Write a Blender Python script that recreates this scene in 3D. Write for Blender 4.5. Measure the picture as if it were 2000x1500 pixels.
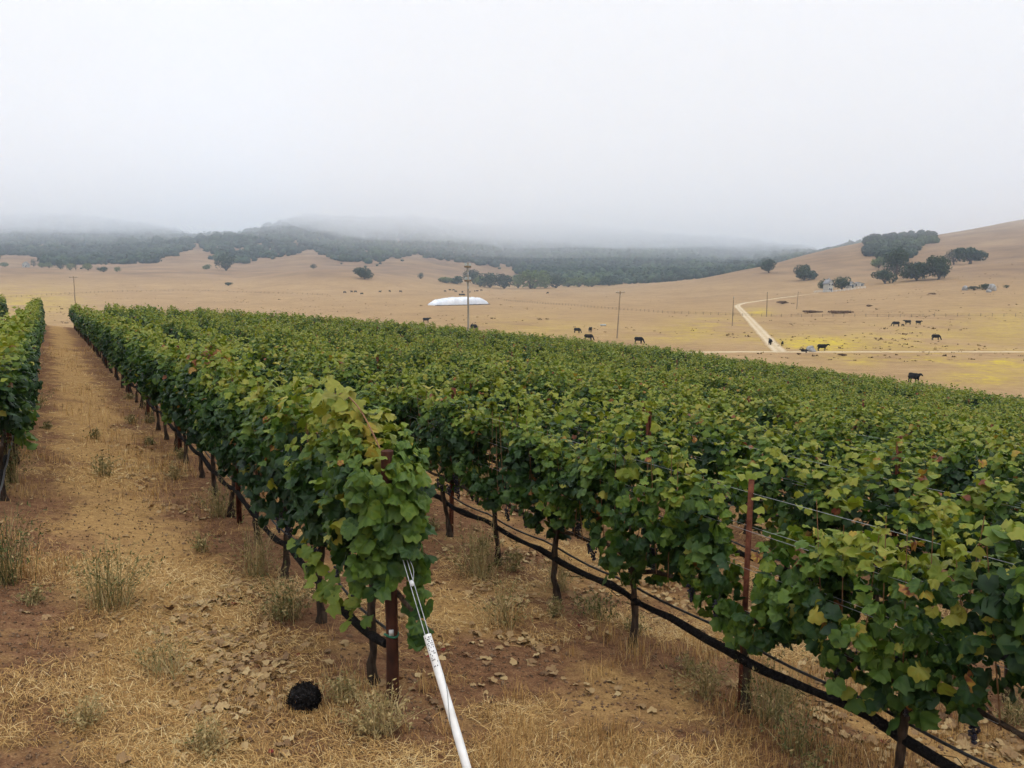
import bpy, math, random
import numpy as np
from mathutils import Matrix, Vector

# ------------------------------------------------------------------ scene, camera, sky, sun
sc = bpy.context.scene
for o in list(bpy.data.objects):
    bpy.data.objects.remove(o)
col = sc.collection
R = math.radians
rng = np.random.default_rng(7)

CAM_Z = 3.04
PITCH = R(7.25)
FPX = 1650.0                      # focal length in pixels of a 2000 px wide frame
cam_d = bpy.data.cameras.new('camera')
cam_d.sensor_width = 36.0
cam_d.lens = 36.0 * FPX / 2000.0
cam_d.clip_start = 0.05
cam_d.clip_end = 20000
cam = bpy.data.objects.new('camera', cam_d)
col.objects.link(cam)
cam.location = (0, 0, CAM_Z)
cam.rotation_euler = (math.pi / 2 - PITCH, 0, 0)
sc.camera = cam

SUN_EL, SUN_AZ = R(58), R(150)    # azimuth clockwise from +Y: behind the camera, to the right
world = bpy.data.worlds.new('World')
sc.world = world
world.use_nodes = True
wn, wl = world.node_tree.nodes, world.node_tree.links
wn.clear()
w_out = wn.new('ShaderNodeOutputWorld')
w_bg = wn.new('ShaderNodeBackground')
w_bg.inputs['Strength'].default_value = 1.0
sky = wn.new('ShaderNodeTexSky')
sky.sky_type = 'NISHITA'
sky.sun_disc = False
sky.sun_elevation = SUN_EL
sky.sun_rotation = SUN_AZ
sky_dim = wn.new('ShaderNodeVectorMath'); sky_dim.operation = 'SCALE'
sky_dim.inputs['Scale'].default_value = 0.09
tc = wn.new('ShaderNodeTexCoord')
sep = wn.new('ShaderNodeSeparateXYZ')
ramp = wn.new('ShaderNodeValToRGB')      # overcast deck: brighter towards the zenith, all round the compass
ramp.color_ramp.elements[0].position = 0.0
ramp.color_ramp.elements[0].color = (0.485, 0.515, 0.57, 1)
ramp.color_ramp.elements[1].position = 1.0
ramp.color_ramp.elements[1].color = (2.17, 2.22, 2.32, 1)
for p, c in ((0.03, (0.80, 0.826, 0.88)), (0.12, (0.88, 0.905, 0.95)), (0.32, (1.005, 1.025, 1.065)), (0.6, (1.50, 1.55, 1.63))):
    e = ramp.color_ramp.elements.new(p); e.color = (*c, 1)
mixw = wn.new('ShaderNodeMixRGB'); mixw.inputs[0].default_value = 0.95
wl.new(tc.outputs['Generated'], sep.inputs[0])
wl.new(sep.outputs['Z'], ramp.inputs[0])
wl.new(sky.outputs[0], sky_dim.inputs[0])
wl.new(sky_dim.outputs[0], mixw.inputs[1])
wl.new(ramp.outputs[0], mixw.inputs[2])
wl.new(mixw.outputs[0], w_bg.inputs['Color'])
wl.new(w_bg.outputs[0], w_out.inputs['Surface'])

sun_d = bpy.data.lights.new('sun', 'SUN')
sun_d.energy = 1.2
sun_d.angle = R(28)
sun_d.color = (1.0, 0.96, 0.90)
sun = bpy.data.objects.new('sun', sun_d)
col.objects.link(sun)
sdir = Vector((math.sin(SUN_AZ) * math.cos(SUN_EL), math.cos(SUN_AZ) * math.cos(SUN_EL), math.sin(SUN_EL)))
sun.rotation_euler = sdir.to_track_quat('Z', 'Y').to_euler()

sc.view_settings.view_transform = 'Standard'
sc.view_settings.look = 'None'
sc.view_settings.exposure = 0.16
sc.view_settings.gamma = 1.0
sc.view_settings.use_curve_mapping = False
sc.render.engine = 'CYCLES'
cy = sc.cycles
cy.use_denoising = True
try:
    cy.denoiser = 'OPENIMAGEDENOISE'
    cy.denoising_input_passes = 'RGB_ALBEDO_NORMAL'
except Exception:
    pass
cy.max_bounces = 8
cy.diffuse_bounces = 3
cy.glossy_bounces = 2
cy.transmission_bounces = 3
cy.volume_bounces = 3
cy.caustics_reflective = False
cy.caustics_refractive = False
cy.use_adaptive_sampling = True
cy.adaptive_threshold = 0.03

# ------------------------------------------------------------------ helpers
def vnoise(x, y, seed=0):
    x = np.asarray(x, float); y = np.asarray(y, float)
    xi = np.floor(x).astype(np.int64); yi = np.floor(y).astype(np.int64)
    fx = x - xi; fy = y - yi
    fx = fx * fx * (3 - 2 * fx); fy = fy * fy * (3 - 2 * fy)
    def h(a, b):
        n = (a * 374761393 + b * 668265263 + seed * 974634777) & 0xffffffff
        n = ((n ^ (n >> 13)) * 1274126177) & 0xffffffff
        n = ((n ^ (n >> 16)) * 2246822519) & 0xffffffff
        return ((n ^ (n >> 15)) & 0xffffff) / float(0xffffff) * 2 - 1
    a, b, c, d = h(xi, yi), h(xi + 1, yi), h(xi, yi + 1), h(xi + 1, yi + 1)
    return (a * (1 - fx) + b * fx) * (1 - fy) + (c * (1 - fx) + d * fx) * fy

def fbm(x, y, seed=0, octv=3):
    s = 0; a = 1.0; t = 0
    for i in range(octv):
        s = s + a * vnoise(np.asarray(x) * 2 ** i, np.asarray(y) * 2 ** i, seed + i * 17); t += a; a *= 0.5
    return s / t

def sstep(t):
    t = np.clip(t, 0, 1)
    return t * t * (3 - 2 * t)

def new_mesh(name, V, F, mats=(), smooth=False, tint=None, midx=None):
    V = np.asarray(V, np.float32); F = np.asarray(F, np.int32)
    me = bpy.data.meshes.new(name)
    me.vertices.add(len(V)); me.vertices.foreach_set('co', V.ravel())
    k = F.shape[1]
    me.loops.add(F.size); me.loops.foreach_set('vertex_index', F.ravel())
    me.polygons.add(len(F))
    me.polygons.foreach_set('loop_start', np.arange(0, F.size, k, dtype=np.int32))
    if smooth:
        me.polygons.foreach_set('use_smooth', np.ones(len(F), bool))
    if midx is not None:
        me.polygons.foreach_set('material_index', np.asarray(midx, np.int32))
    for m in (mats if isinstance(mats, (list, tuple)) else [mats]):
        me.materials.append(m)
    if tint is not None:
        a = me.attributes.new('tint', 'FLOAT', 'POINT')
        a.data.foreach_set('value', np.asarray(tint, np.float32))
    me.update(calc_edges=True)
    me.validate()
    return me

def add_obj(name, data, parent=None, loc=None, rot=None, scale=None, matrix=None):
    o = bpy.data.objects.new(name, data)
    col.objects.link(o)
    if parent is not None:
        o.parent = parent
    if matrix is not None:
        o.matrix_basis = matrix
    else:
        if loc is not None: o.location = loc
        if rot is not None: o.rotation_euler = rot
        if scale is not None: o.scale = scale
    return o

def tag(o, label=None, cat=None, group=None, kind=None):
    if label: o['label'] = label
    if cat: o['category'] = cat
    if group: o['group'] = group
    if kind: o['kind'] = kind
    return o

def empty(name, loc, rz=0.0):
    o = add_obj(name, None, loc=loc, rot=(0, 0, rz))
    o.empty_display_size = 0.2
    return o

class Geo:
    """collects quads and triangles (as quads with a repeated corner split to tris)"""
    def __init__(self):
        self.V = []; self.T = []; self.n = 0
    def add(self, V, F):
        V = np.asarray(V, float); F = np.asarray(F, int)
        if F.shape[1] == 4:
            F = np.concatenate([F[:, [0, 1, 2]], F[:, [0, 2, 3]]])
        self.V.append(V); self.T.append(F + self.n); self.n += len(V)
        return self
    def tube(self, P, rad, sides=8, cap=True):
        P = np.asarray(P, float); n = len(P)
        rad = np.broadcast_to(np.asarray(rad, float), (n,))
        tan = np.gradient(P, axis=0); tan /= np.linalg.norm(tan, axis=1)[:, None] + 1e-12
        ref = np.array([0, 0, 1.0]) if abs(tan[0][2]) < 0.9 else np.array([1.0, 0, 0])
        a = np.cross(tan, ref); a /= np.linalg.norm(a, axis=1)[:, None] + 1e-12
        b = np.cross(tan, a)
        th = np.linspace(0, 2 * np.pi, sides, endpoint=False)
        V = P[:, None] + rad[:, None, None] * (np.cos(th)[None, :, None] * a[:, None] + np.sin(th)[None, :, None] * b[:, None])
        V = V.reshape(-1, 3)
        i = np.arange(n - 1)[:, None] * sides; j = np.arange(sides)[None]; j2 = (j + 1) % sides
        F = np.stack([i + j, i + j2, i + sides + j2, i + sides + j], -1).reshape(-1, 4)
        self.add(V, F)
        if cap:
            for k, base in ((0, 0), (n - 1, (n - 1) * sides)):
                ring = V[base:base + sides]
                c = np.vstack([ring, P[k][None]])
                q = np.arange(sides)
                f = np.stack([q, (q + 1) % sides, np.full(sides, sides)], -1)
                if k: f = f[:, ::-1]
                self.add(c, f[:, ::-1])
        return self
    def box(self, c, s, rz=0.0):
        x, y, z = np.array(s) / 2.0
        V = np.array([[-x, -y, -z], [x, -y, -z], [x, y, -z], [-x, y, -z], [-x, -y, z], [x, -y, z], [x, y, z], [-x, y, z]])
        if rz:
            cs, sn = math.cos(rz), math.sin(rz)
            V = V @ np.array([[cs, sn, 0], [-sn, cs, 0], [0, 0, 1]])
        self.add(V + np.array(c), [[0, 3, 2, 1], [4, 5, 6, 7], [0, 1, 5, 4], [1, 2, 6, 5], [2, 3, 7, 6], [3, 0, 4, 7]])
        return self
    def arrays(self):
        return np.concatenate(self.V), np.concatenate(self.T)
    def mesh(self, name, mat, smooth=False):
        V, T = self.arrays()
        return new_mesh(name, V, T, mat, smooth)

def nodes_of(name, rough=0.8, spec=0.2):
    m = bpy.data.materials.new(name); m.use_nodes = True
    nt = m.node_tree
    b = nt.nodes['Principled BSDF']
    b.inputs['Roughness'].default_value = rough
    b.inputs['Specular IOR Level'].default_value = spec
    return m, nt, b

def noisy_mat(name, c1, c2, scale=5.0, rough=0.8, spec=0.2, detail=4, bump=0.0, coord='Object', metallic=0.0, stretch=None):
    m, nt, b = nodes_of(name, rough, spec)
    b.inputs['Metallic'].default_value = metallic
    t = nt.nodes.new('ShaderNodeTexCoord')
    n = nt.nodes.new('ShaderNodeTexNoise'); n.inputs['Scale'].default_value = scale; n.inputs['Detail'].default_value = detail
    src = t.outputs[coord]
    if stretch:
        mp = nt.nodes.new('ShaderNodeMapping'); mp.inputs['Scale'].default_value = stretch
        nt.links.new(src, mp.inputs[0]); src = mp.outputs[0]
    nt.links.new(src, n.inputs['Vector'])
    r = nt.nodes.new('ShaderNodeValToRGB')
    r.color_ramp.elements[0].position = 0.32; r.color_ramp.elements[0].color = (*c1, 1)
    r.color_ramp.elements[1].position = 0.68; r.color_ramp.elements[1].color = (*c2, 1)
    nt.links.new(n.outputs['Fac'], r.inputs[0])
    nt.links.new(r.outputs[0], b.inputs['Base Color'])
    if bump:
        bp = nt.nodes.new('ShaderNodeBump'); bp.inputs['Strength'].default_value = bump; bp.inputs['Distance'].default_value = 0.02
        nt.links.new(n.outputs['Fac'], bp.inputs['Height']); nt.links.new(bp.outputs[0], b.inputs['Normal'])
    return m

def tint_mat(name, stops, rough=0.55, spec=0.3, trans=0.0, trans_gain=1.0, nscale=0.0, nstr=0.25, per_object=0.0):
    """colour from the 'tint' attribute of each leaf / blade, with a little variation over its surface"""
    m, nt, b = nodes_of(name, rough, spec)
    a = nt.nodes.new('ShaderNodeAttribute'); a.attribute_name = 'tint'
    fac = a.outputs['Fac']
    if nscale:
        g = nt.nodes.new('ShaderNodeNewGeometry')
        n = nt.nodes.new('ShaderNodeTexNoise'); n.inputs['Scale'].default_value = nscale; n.inputs['Detail'].default_value = 3
        nt.links.new(g.outputs['Position'], n.inputs['Vector'])
        mm = nt.nodes.new('ShaderNodeMath'); mm.operation = 'MULTIPLY_ADD'
        mm.inputs[1].default_value = nstr; mm.inputs[2].default_value = -nstr * 0.5
        nt.links.new(n.outputs['Fac'], mm.inputs[0])
        ad = nt.nodes.new('ShaderNodeMath'); ad.operation = 'ADD'
        nt.links.new(mm.outputs[0], ad.inputs[0]); nt.links.new(fac, ad.inputs[1])
        fac = ad.outputs[0]
    if per_object:
        oi = nt.nodes.new('ShaderNodeObjectInfo')
        mm = nt.nodes.new('ShaderNodeMath'); mm.operation = 'MULTIPLY_ADD'
        mm.inputs[1].default_value = per_object; mm.inputs[2].default_value = -per_object * 0.5
        nt.links.new(oi.outputs['Random'], mm.inputs[0])
        ad = nt.nodes.new('ShaderNodeMath'); ad.operation = 'ADD'
        nt.links.new(mm.outputs[0], ad.inputs[0]); nt.links.new(fac, ad.inputs[1])
        fac = ad.outputs[0]
    r = nt.nodes.new('ShaderNodeValToRGB')
    el = r.color_ramp.elements
    el[0].position, el[0].color = stops[0][0], (*stops[0][1], 1)
    el[1].position, el[1].color = stops[-1][0], (*stops[-1][1], 1)
    for p, c in stops[1:-1]:
        e = el.new(p); e.color = (*c, 1)
    nt.links.new(fac, r.inputs[0])
    nt.links.new(r.outputs[0], b.inputs['Base Color'])
    if trans:
        tr = nt.nodes.new('ShaderNodeBsdfTranslucent')
        vm = nt.nodes.new('ShaderNodeVectorMath'); vm.operation = 'MULTIPLY'
        vm.inputs[1].default_value = (1.25 * trans_gain, 1.35 * trans_gain, 0.7 * trans_gain)
        nt.links.new(r.outputs[0], vm.inputs[0]); nt.links.new(vm.outputs[0], tr.inputs['Color'])
        mx = nt.nodes.new('ShaderNodeMixShader'); mx.inputs[0].default_value = trans
        out = [n for n in nt.nodes if n.type == 'OUTPUT_MATERIAL'][0]
        nt.links.new(b.outputs[0], mx.inputs[1]); nt.links.new(tr.outputs[0], mx.inputs[2])
        nt.links.new(mx.outputs[0], out.inputs['Surface'])
    return m

# ------------------------------------------------------------------ where things are: plan of the place
# vine rows: u across the rows (to the right, downhill), v along them (away from the camera)
O_ = np.array([-0.85, 5.632]); DV = np.array([-0.481, 0.8767]); DU = np.array([0.8767, 0.481])
ROW_ANG = math.atan2(DV[1], DV[0])
ROW_S, VINE_S, LAST_ROW = 2.55, 1.35, 34
def uv_of(x, y):
    dx = np.asarray(x) - O_[0]; dy = np.asarray(y) - O_[1]
    return dx * DU[0] + dy * DU[1], dx * DV[0] + dy * DV[1]
def xy_of(u, v):
    return O_[0] + u * DU[0] + v * DV[0], O_[1] + u * DU[1] + v * DV[1]
def vmax(u):
    return 78.0 - 28.0 * (np.clip(u, 0, 95) / 85.0) ** 3

# far terrain: height relative to the camera at distances along the valley, for bearings across it
DG = np.array([100, 250, 450, 520, 600, 700, 750, 800, 850, 900, 1000, 1100, 1200, 1350, 1500, 1650, 1800, 2000, 2300, 3200, 7000], float)
def colz(pts):
    d = [100, 300]; z = [-15, -15]
    for D, y in pts:
        d.append(D); z.append(-(y - 540) * D / 1650.0)
    d += [9000]; z += [z[-1]]
    return np.interp(DG, d, z)
COLS = {
 -400: [(450,590),(700,552),(900,524),(1000,522),(1250,500),(1500,475),(1900,440),(2200,425)],
 0:    [(450,590),(700,552),(880,523),(1000,524),(1100,522),(1220,502),(1300,500),(1500,482),(1900,440),(2200,425)],
 60:   [(450,592),(700,555),(880,523),(1000,523),(1100,521),(1250,508),(1500,482),(1900,438),(2200,425)],
 150:  [(450,595),(700,560),(900,528),(1050,525),(1300,510),(1600,480),(2000,434),(2300,430)],
 300:  [(450,596),(700,563),(900,532),(1100,518),(1300,506),(1600,480),(2000,452),(2300,447)],
 380:  [(450,596),(700,564),(900,536),(1100,519),(1300,500),(1500,481),(1800,478),(2300,466)],
 470:  [(450,596),(700,566),(900,541),(1050,527),(1200,519),(1400,497),(1600,468),(2000,470)],
 600:  [(450,596),(600,574),(700,558),(800,536),(880,525),(950,529),(1100,522),(1300,502),(1600,456),(2000,432)],
 700:  [(450,596),(600,577),(700,562),(800,538),(880,526),(1000,529),(1200,517),(1400,492),(1700,452),(2000,435)],
 800:  [(450,596),(600,577),(750,562),(900,543),(1000,536),(1200,516),(1350,498),(1600,465),(2000,430)],
 900:  [(450,596),(700,574),(900,563),(1000,554),(1200,532),(1350,516),(1600,480),(2000,445)],
 1000: [(450,595),(700,574),(900,566),(1100,560),(1200,550),(1350,532),(1600,500),(2000,455),(2400,440)],
 1200: [(450,595),(700,574),(900,564),(1050,557),(1200,546),(1600,505),(2000,465),(2500,450)],
 1350: [(450,594),(600,577),(750,557),(900,545),(1100,546),(1600,510),(2000,475),(2500,465)],
 1450: [(450,591),(600,569),(750,542),(850,525),(1000,537),(1600,515),(2000,485),(2500,470)],
 1560: [(450,588),(600,566),(750,536),(850,511),(950,499),(1100,501),(1300,512),(2000,490)],
 1615: [(450,583),(512,570),(600,557),(750,526),(900,496),(1000,486),(1300,495)],
 1690: [(450,576),(550,552),(620,548),(750,521),(900,482),(1000,471),(1300,480)],
 1800: [(400,581),(480,560),(560,540),(640,531),(700,524),(800,500),(900,476),(1000,464),(1300,470)],
 1900: [(400,577),(500,546),(580,520),(640,515),(700,512),(800,490),(900,461),(1000,447),(1300,455)],
 2000: [(400,573),(500,541),(580,516),(640,510),(700,504),(800,475),(900,446),(1000,428),(1300,432)],
 2400: [(400,560),(500,520),(580,500),(700,480),(800,440),(900,410),(1000,390),(1300,380)],
}
PXC = np.array(sorted(COLS), float)
ZC = np.stack([colz(COLS[int(p)]) for p in PXC])
PXF = np.linspace(-400, 2400, 281)
DF = np.exp(np.linspace(math.log(100), math.log(7000), 260))
_a = np.stack([np.interp(DF, DG, r) for r in ZC])
ZF = np.stack([np.interp(PXF, PXC, _a[:, j]) for j in range(len(DF))], 1)
def blur(A, ax, k):
    w = np.hanning(k + 2)[1:-1]; w /= w.sum()
    P = np.pad(A, [(k // 2, k // 2) if i == ax else (0, 0) for i in range(2)], mode='edge')
    return np.apply_along_axis(lambda r: np.convolve(r, w, 'valid'), ax, P)
ZF = blur(blur(ZF, 0, 7), 1, 7)

def far_rel(x, y):
    x = np.asarray(x, float); y = np.asarray(y, float)
    D = np.maximum(y, 100.0)
    px = np.clip(1000 + 1663.0 * x / D, -400, 2400)
    fi = (px + 400) / 10.0; i = np.clip(fi.astype(int), 0, len(PXF) - 2); fi = fi - i
    fj = (np.log(np.clip(D, 100, 6999)) - math.log(100)) / (math.log(7000) - math.log(100)) * (len(DF) - 1)
    j = np.clip(fj.astype(int), 0, len(DF) - 2); fj = fj - j
    z = (ZF[i, j] * (1 - fi) + ZF[i + 1, j] * fi) * (1 - fj) + (ZF[i, j + 1] * (1 - fi) + ZF[i + 1, j + 1] * fi) * fj
    am = sstep((D - 260) / 500.0)
    z = z + am * (1.1 * fbm(x / 95.0, y / 95.0, 3) + 7.0 * sstep((D - 1000) / 500) * fbm(x / 190.0, y / 190.0, 9))
    return z + 0.12 * vnoise(x / 22.0, y / 22.0, 5)

def vine_rel(u, v):
    ue = np.where(u < -10, -10 + (u + 10) * 0.25, u)
    uc = np.clip(u, 0, 85)
    b = 1.75 * 4 * uc * (85 - uc) / 85.0 ** 2 * sstep(v / 60.0)
    return -CAM_Z - 0.0184 * v - 0.134 * ue + b

def ground_z(x, y, fine=True):
    x = np.asarray(x, float); y = np.asarray(y, float)
    u, v = uv_of(x, y)
    zv = vine_rel(u, v)
    T = 42 - 6 * sstep(u / 60.0)
    a = (v - vmax(u) - 0.5) / T
    w = np.maximum.reduce([a, (u - 88) / 14.0, (-u - 60) / 100.0, (-v - 40) / 150.0, np.zeros_like(u)])
    w = sstep(w)
    z = zv * (1 - w) + far_rel(x, y) * w
    if fine:
        near = np.exp(-np.hypot(x, y) / 45.0) * (1 - w)
        rowp = np.abs(((u / ROW_S) + 0.5) % 1.0 - 0.5)            # slight berm under the rows
        z = z + near * (0.05 * np.exp(-np.hypot(x, y) / 14.0) * fbm(x * 1.3, y * 1.3, 21, 3) + 0.06 * np.exp(-(rowp / 0.16) ** 2))
    return z + CAM_Z

def gz(x, y):
    return float(ground_z(np.array([x]), np.array([y]))[0])

ct, st = math.cos(PITCH), math.sin(PITCH)
def ray_dir(px, py):
    a = (px - 1000) / FPX; b = (py - 750) / FPX
    return np.array([a, ct - b * st, -st - b * ct])
def ground_at(px, py, t0=3.0, t1=4000.0):
    """the point of ground that the photograph shows at that pixel"""
    d = ray_dir(px, py)
    t = np.exp(np.linspace(math.log(t0), math.log(t1), 6000))
    x, y, z = d[0] * t, d[1] * t, d[2] * t + CAM_Z
    below = z - ground_z(x, y, False) < 0
    k = int(np.argmax(below)) if below.any() else len(t) - 1
    return np.array([x[k], y[k], gz(x[k], y[k])]), t[k]
def proj(x, y, z):
    zr = np.asarray(z) - CAM_Z
    Z = y * ct - zr * st
    Yd = -zr * ct - y * st
    return 1000 + FPX * x / Z, 750 + FPX * Yd / Z, Z

# ------------------------------------------------------------------ materials
def ground_material():
    m, nt, b = nodes_of('ground_dry_grass', 0.95, 0.05)
    N, L = nt.nodes, nt.links
    geo = N.new('ShaderNodeNewGeometry')
    def noise(scale, detail=4, rough=0.55, stretch=None):
        n = N.new('ShaderNodeTexNoise'); n.inputs['Scale'].default_value = scale
        n.inputs['Detail'].default_value = detail; n.inputs['Roughness'].default_value = rough
        src = geo.outputs['Position']
        if stretch:
            mp = N.new('ShaderNodeMapping'); mp.inputs['Scale'].default_value = stretch
            L.new(src, mp.inputs[0]); src = mp.outputs[0]
        L.new(src, n.inputs['Vector']); return n.outputs['Fac']
    def ramp(f, stops):
        r = N.new('ShaderNodeValToRGB'); el = r.color_ramp.elements
        el[0].position = stops[0][0]; el[0].color = (*stops[0][1], 1)
        el[1].position = stops[-1][0]; el[1].color = (*stops[-1][1], 1)
        for p, c in stops[1:-1]:
            e = el.new(p); e.color = (*c, 1)
        L.new(f, r.inputs[0]); return r.outputs[0]
    def mix(f, a, c):
        x = N.new('ShaderNodeMixRGB')
        if isinstance(f, float): x.inputs[0].default_value = f
        else: L.new(f, x.inputs[0])
        L.new(a, x.inputs[1]) if not isinstance(a, tuple) else setattr(x.inputs[1], 'default_value', (*a, 1))
        L.new(c, x.inputs[2]) if not isinstance(c, tuple) else setattr(x.inputs[2], 'default_value', (*c, 1))
        return x.outputs[0]
    def attr(n):
        a = N.new('ShaderNodeAttribute'); a.attribute_name = n; return a.outputs['Fac']
    def mul(a, c):
        x = N.new('ShaderNodeMath'); x.operation = 'MULTIPLY'
        L.new(a, x.inputs[0])
        if isinstance(c, float): x.inputs[1].default_value = c
        else: L.new(c, x.inputs[1])
        return x.outputs[0]
    # vineyard soil: brown earth under straw
    grit = noise(60, 6, 0.75)
    soil = ramp(noise(9, 8, 0.7), [(0.3, (0.088, 0.040, 0.021)), (0.5, (0.176, 0.086, 0.043)), (0.7, (0.255, 0.138, 0.070))])
    straw = ramp(noise(14, 8, 0.75), [(0.3, (0.215, 0.122, 0.046)), (0.55, (0.40, 0.240, 0.092)), (0.75, (0.54, 0.37, 0.155))])
    pn = N.new('ShaderNodeMath'); pn.operation = 'MULTIPLY_ADD'; pn.inputs[1].default_value = 0.20
    L.new(attr('mid'), pn.inputs[0]); L.new(noise(0.85, 7, 0.65), pn.inputs[2])
    patch = ramp(pn.outputs[0], [(0.52, (0, 0, 0)), (0.68, (1, 1, 1))])
    vine = mix(patch, soil, straw)
    vine = mix(mul(ramp(grit, [(0.40, (1, 1, 1)), (0.52, (0, 0, 0))]), 0.45), vine, (0.07, 0.040, 0.022))
    vine = mix(mul(ramp(grit, [(0.56, (0, 0, 0)), (0.66, (1, 1, 1))]), 0.5), vine, (0.50, 0.37, 0.19))
    # valley pasture
    g1 = ramp(noise(0.035, 6, 0.6, (1, 0.6, 1)), [(0.3, (0.235, 0.146, 0.071)), (0.5, (0.315, 0.203, 0.098)), (0.7, (0.375, 0.25, 0.122))])
    g2 = ramp(noise(0.5, 6, 0.7), [(0.3, (0.215, 0.134, 0.066)), (0.7, (0.40, 0.266, 0.13))])
    past = mix(0.45, g1, g2)
    mott = noise(0.16, 6, 0.7, (0.7, 1.3, 1))
    past = mix(mul(ramp(mott, [(0.36, (1, 1, 1)), (0.50, (0, 0, 0))]), 0.40), past, (0.19, 0.115, 0.055))
    past = mix(mul(ramp(mott, [(0.54, (0, 0, 0)), (0.68, (1, 1, 1))]), 0.40), past, (0.44, 0.305, 0.155))
    hillc = ramp(noise(0.02, 7, 0.65), [(0.3, (0.155, 0.098, 0.057)), (0.5, (0.23, 0.147, 0.082)), (0.7, (0.30, 0.198, 0.105))])
    past = mix(attr('hill'), past, hillc)
    ymask = ramp(noise(0.055, 6, 0.65, (1, 0.75, 1)), [(0.40, (0, 0, 0)), (0.54, (1, 1, 1))])
    ycol = ramp(noise(0.9, 5, 0.7), [(0.3, (0.36, 0.25, 0.06)), (0.65, (0.52, 0.40, 0.025))])
    ybreak = ramp(noise(0.45, 6, 0.75), [(0.38, (0.15, 0.15, 0.15)), (0.58, (1, 1, 1))])
    past = mix(mul(mul(ymask, attr('yellow')), ybreak), past, ycol)
    c = mix(attr('vine'), past, vine)
    L.new(c, b.inputs['Base Color'])
    bp = N.new('ShaderNodeBump'); bp.inputs['Strength'].default_value = 0.7; bp.inputs['Distance'].default_value = 0.03
    L.new(noise(22, 8, 0.7), bp.inputs['Height']); L.new(bp.outputs[0], b.inputs['Normal'])
    return m

M = {}
M['ground'] = ground_material()
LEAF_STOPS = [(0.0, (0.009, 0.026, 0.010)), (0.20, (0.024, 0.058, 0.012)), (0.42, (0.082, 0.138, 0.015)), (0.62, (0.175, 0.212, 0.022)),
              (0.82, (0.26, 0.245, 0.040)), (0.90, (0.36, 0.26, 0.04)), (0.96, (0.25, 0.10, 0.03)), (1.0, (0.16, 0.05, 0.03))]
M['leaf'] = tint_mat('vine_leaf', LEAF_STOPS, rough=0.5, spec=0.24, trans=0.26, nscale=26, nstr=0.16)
M['bark'] = noisy_mat('vine_bark', (0.022, 0.015, 0.011), (0.075, 0.052, 0.036), 28, 0.95, 0.1, 6, 0.8, stretch=(1, 1, 0.3))
M['cane'] = noisy_mat('vine_cane', (0.16, 0.075, 0.035), (0.26, 0.14, 0.06), 20, 0.7, 0.3)
M['grape'] = noisy_mat('dark_grape', (0.006, 0.006, 0.012), (0.02, 0.018, 0.035), 30, 0.45, 0.4)
M['rust'] = noisy_mat('rusty_post', (0.075, 0.022, 0.013), (0.17, 0.058, 0.030), 18, 0.85, 0.2, 6, 0.3)
M['rust_dark'] = noisy_mat('weathered_post', (0.030, 0.014, 0.010), (0.090, 0.032, 0.018), 14, 0.9, 0.15, 6, 0.5, stretch=(1, 1, 0.25))
M['wire'] = noisy_mat('galvanised_wire', (0.30, 0.31, 0.32), (0.48, 0.49, 0.50), 40, 0.45, 0.5, metallic=0.7)
M['hose'] = noisy_mat('black_poly_hose', (0.012, 0.012, 0.013), (0.03, 0.029, 0.03), 30, 0.5, 0.4)
M['net'] = noisy_mat('black_bird_net', (0.004, 0.0035, 0.0035), (0.020, 0.017, 0.016), 60, 0.95, 0.1, 6, 1.0)
M['pvc'] = noisy_mat('white_pvc', (0.66, 0.64, 0.60), (0.80, 0.80, 0.79), 9, 0.42, 0.4, 7, 0.05)
M['ink'] = noisy_mat('black_print', (0.02, 0.02, 0.02), (0.05, 0.05, 0.05), 40, 0.6, 0.2)
M['green_tie'] = noisy_mat('green_tie_tape', (0.01, 0.09, 0.05), (0.02, 0.14, 0.08), 40, 0.5, 0.3)
M['clip'] = noisy_mat('metal_clip', (0.45, 0.46, 0.46), (0.62, 0.62, 0.62), 40, 0.5, 0.4)
STRAW_STOPS = [(0.0, (0.11, 0.052, 0.022)), (0.3, (0.27, 0.142, 0.048)), (0.6, (0.45, 0.27, 0.090)), (0.85, (0.60, 0.405, 0.165)), (1.0, (0.68, 0.51, 0.25))]
M['straw'] = tint_mat('dry_straw', STRAW_STOPS, 0.75, 0.2)
M['dead_leaf'] = tint_mat('dead_vine_leaf', [(0.0, (0.10, 0.055, 0.03)), (0.3, (0.25, 0.155, 0.075)), (0.6, (0.37, 0.255, 0.12)), (0.8, (0.44, 0.33, 0.17)), (0.9, (0.17, 0.03, 0.02)), (1.0, (0.12, 0.018, 0.015))], 0.8, 0.15, nscale=60, nstr=0.12)
M['weed'] = tint_mat('dry_weed', [(0.0, (0.05, 0.075, 0.02)), (0.3, (0.13, 0.13, 0.045)), (0.6, (0.31, 0.23, 0.095)), (1.0, (0.52, 0.40, 0.20))], 0.75, 0.2)
M['oak'] = tint_mat('oak_foliage', [(0.0, (0.009, 0.020, 0.009)), (0.5, (0.021, 0.042, 0.015)), (1.0, (0.052, 0.084, 0.024))], 0.7, 0.15)
M['willow'] = tint_mat('willow_foliage', [(0.0, (0.040, 0.068, 0.020)), (0.5, (0.090, 0.128, 0.036)), (1.0, (0.155, 0.195, 0.052))], 0.7, 0.15)
M['grey_shrub'] = tint_mat('grey_shrub_foliage', [(0.0, (0.045, 0.05, 0.035)), (0.5, (0.085, 0.09, 0.06)), (1.0, (0.13, 0.13, 0.09))], 0.8, 0.1)
M['brush'] = tint_mat('dry_brush', [(0.0, (0.08, 0.045, 0.028)), (1.0, (0.17, 0.10, 0.055))], 0.9, 0.1)
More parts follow.
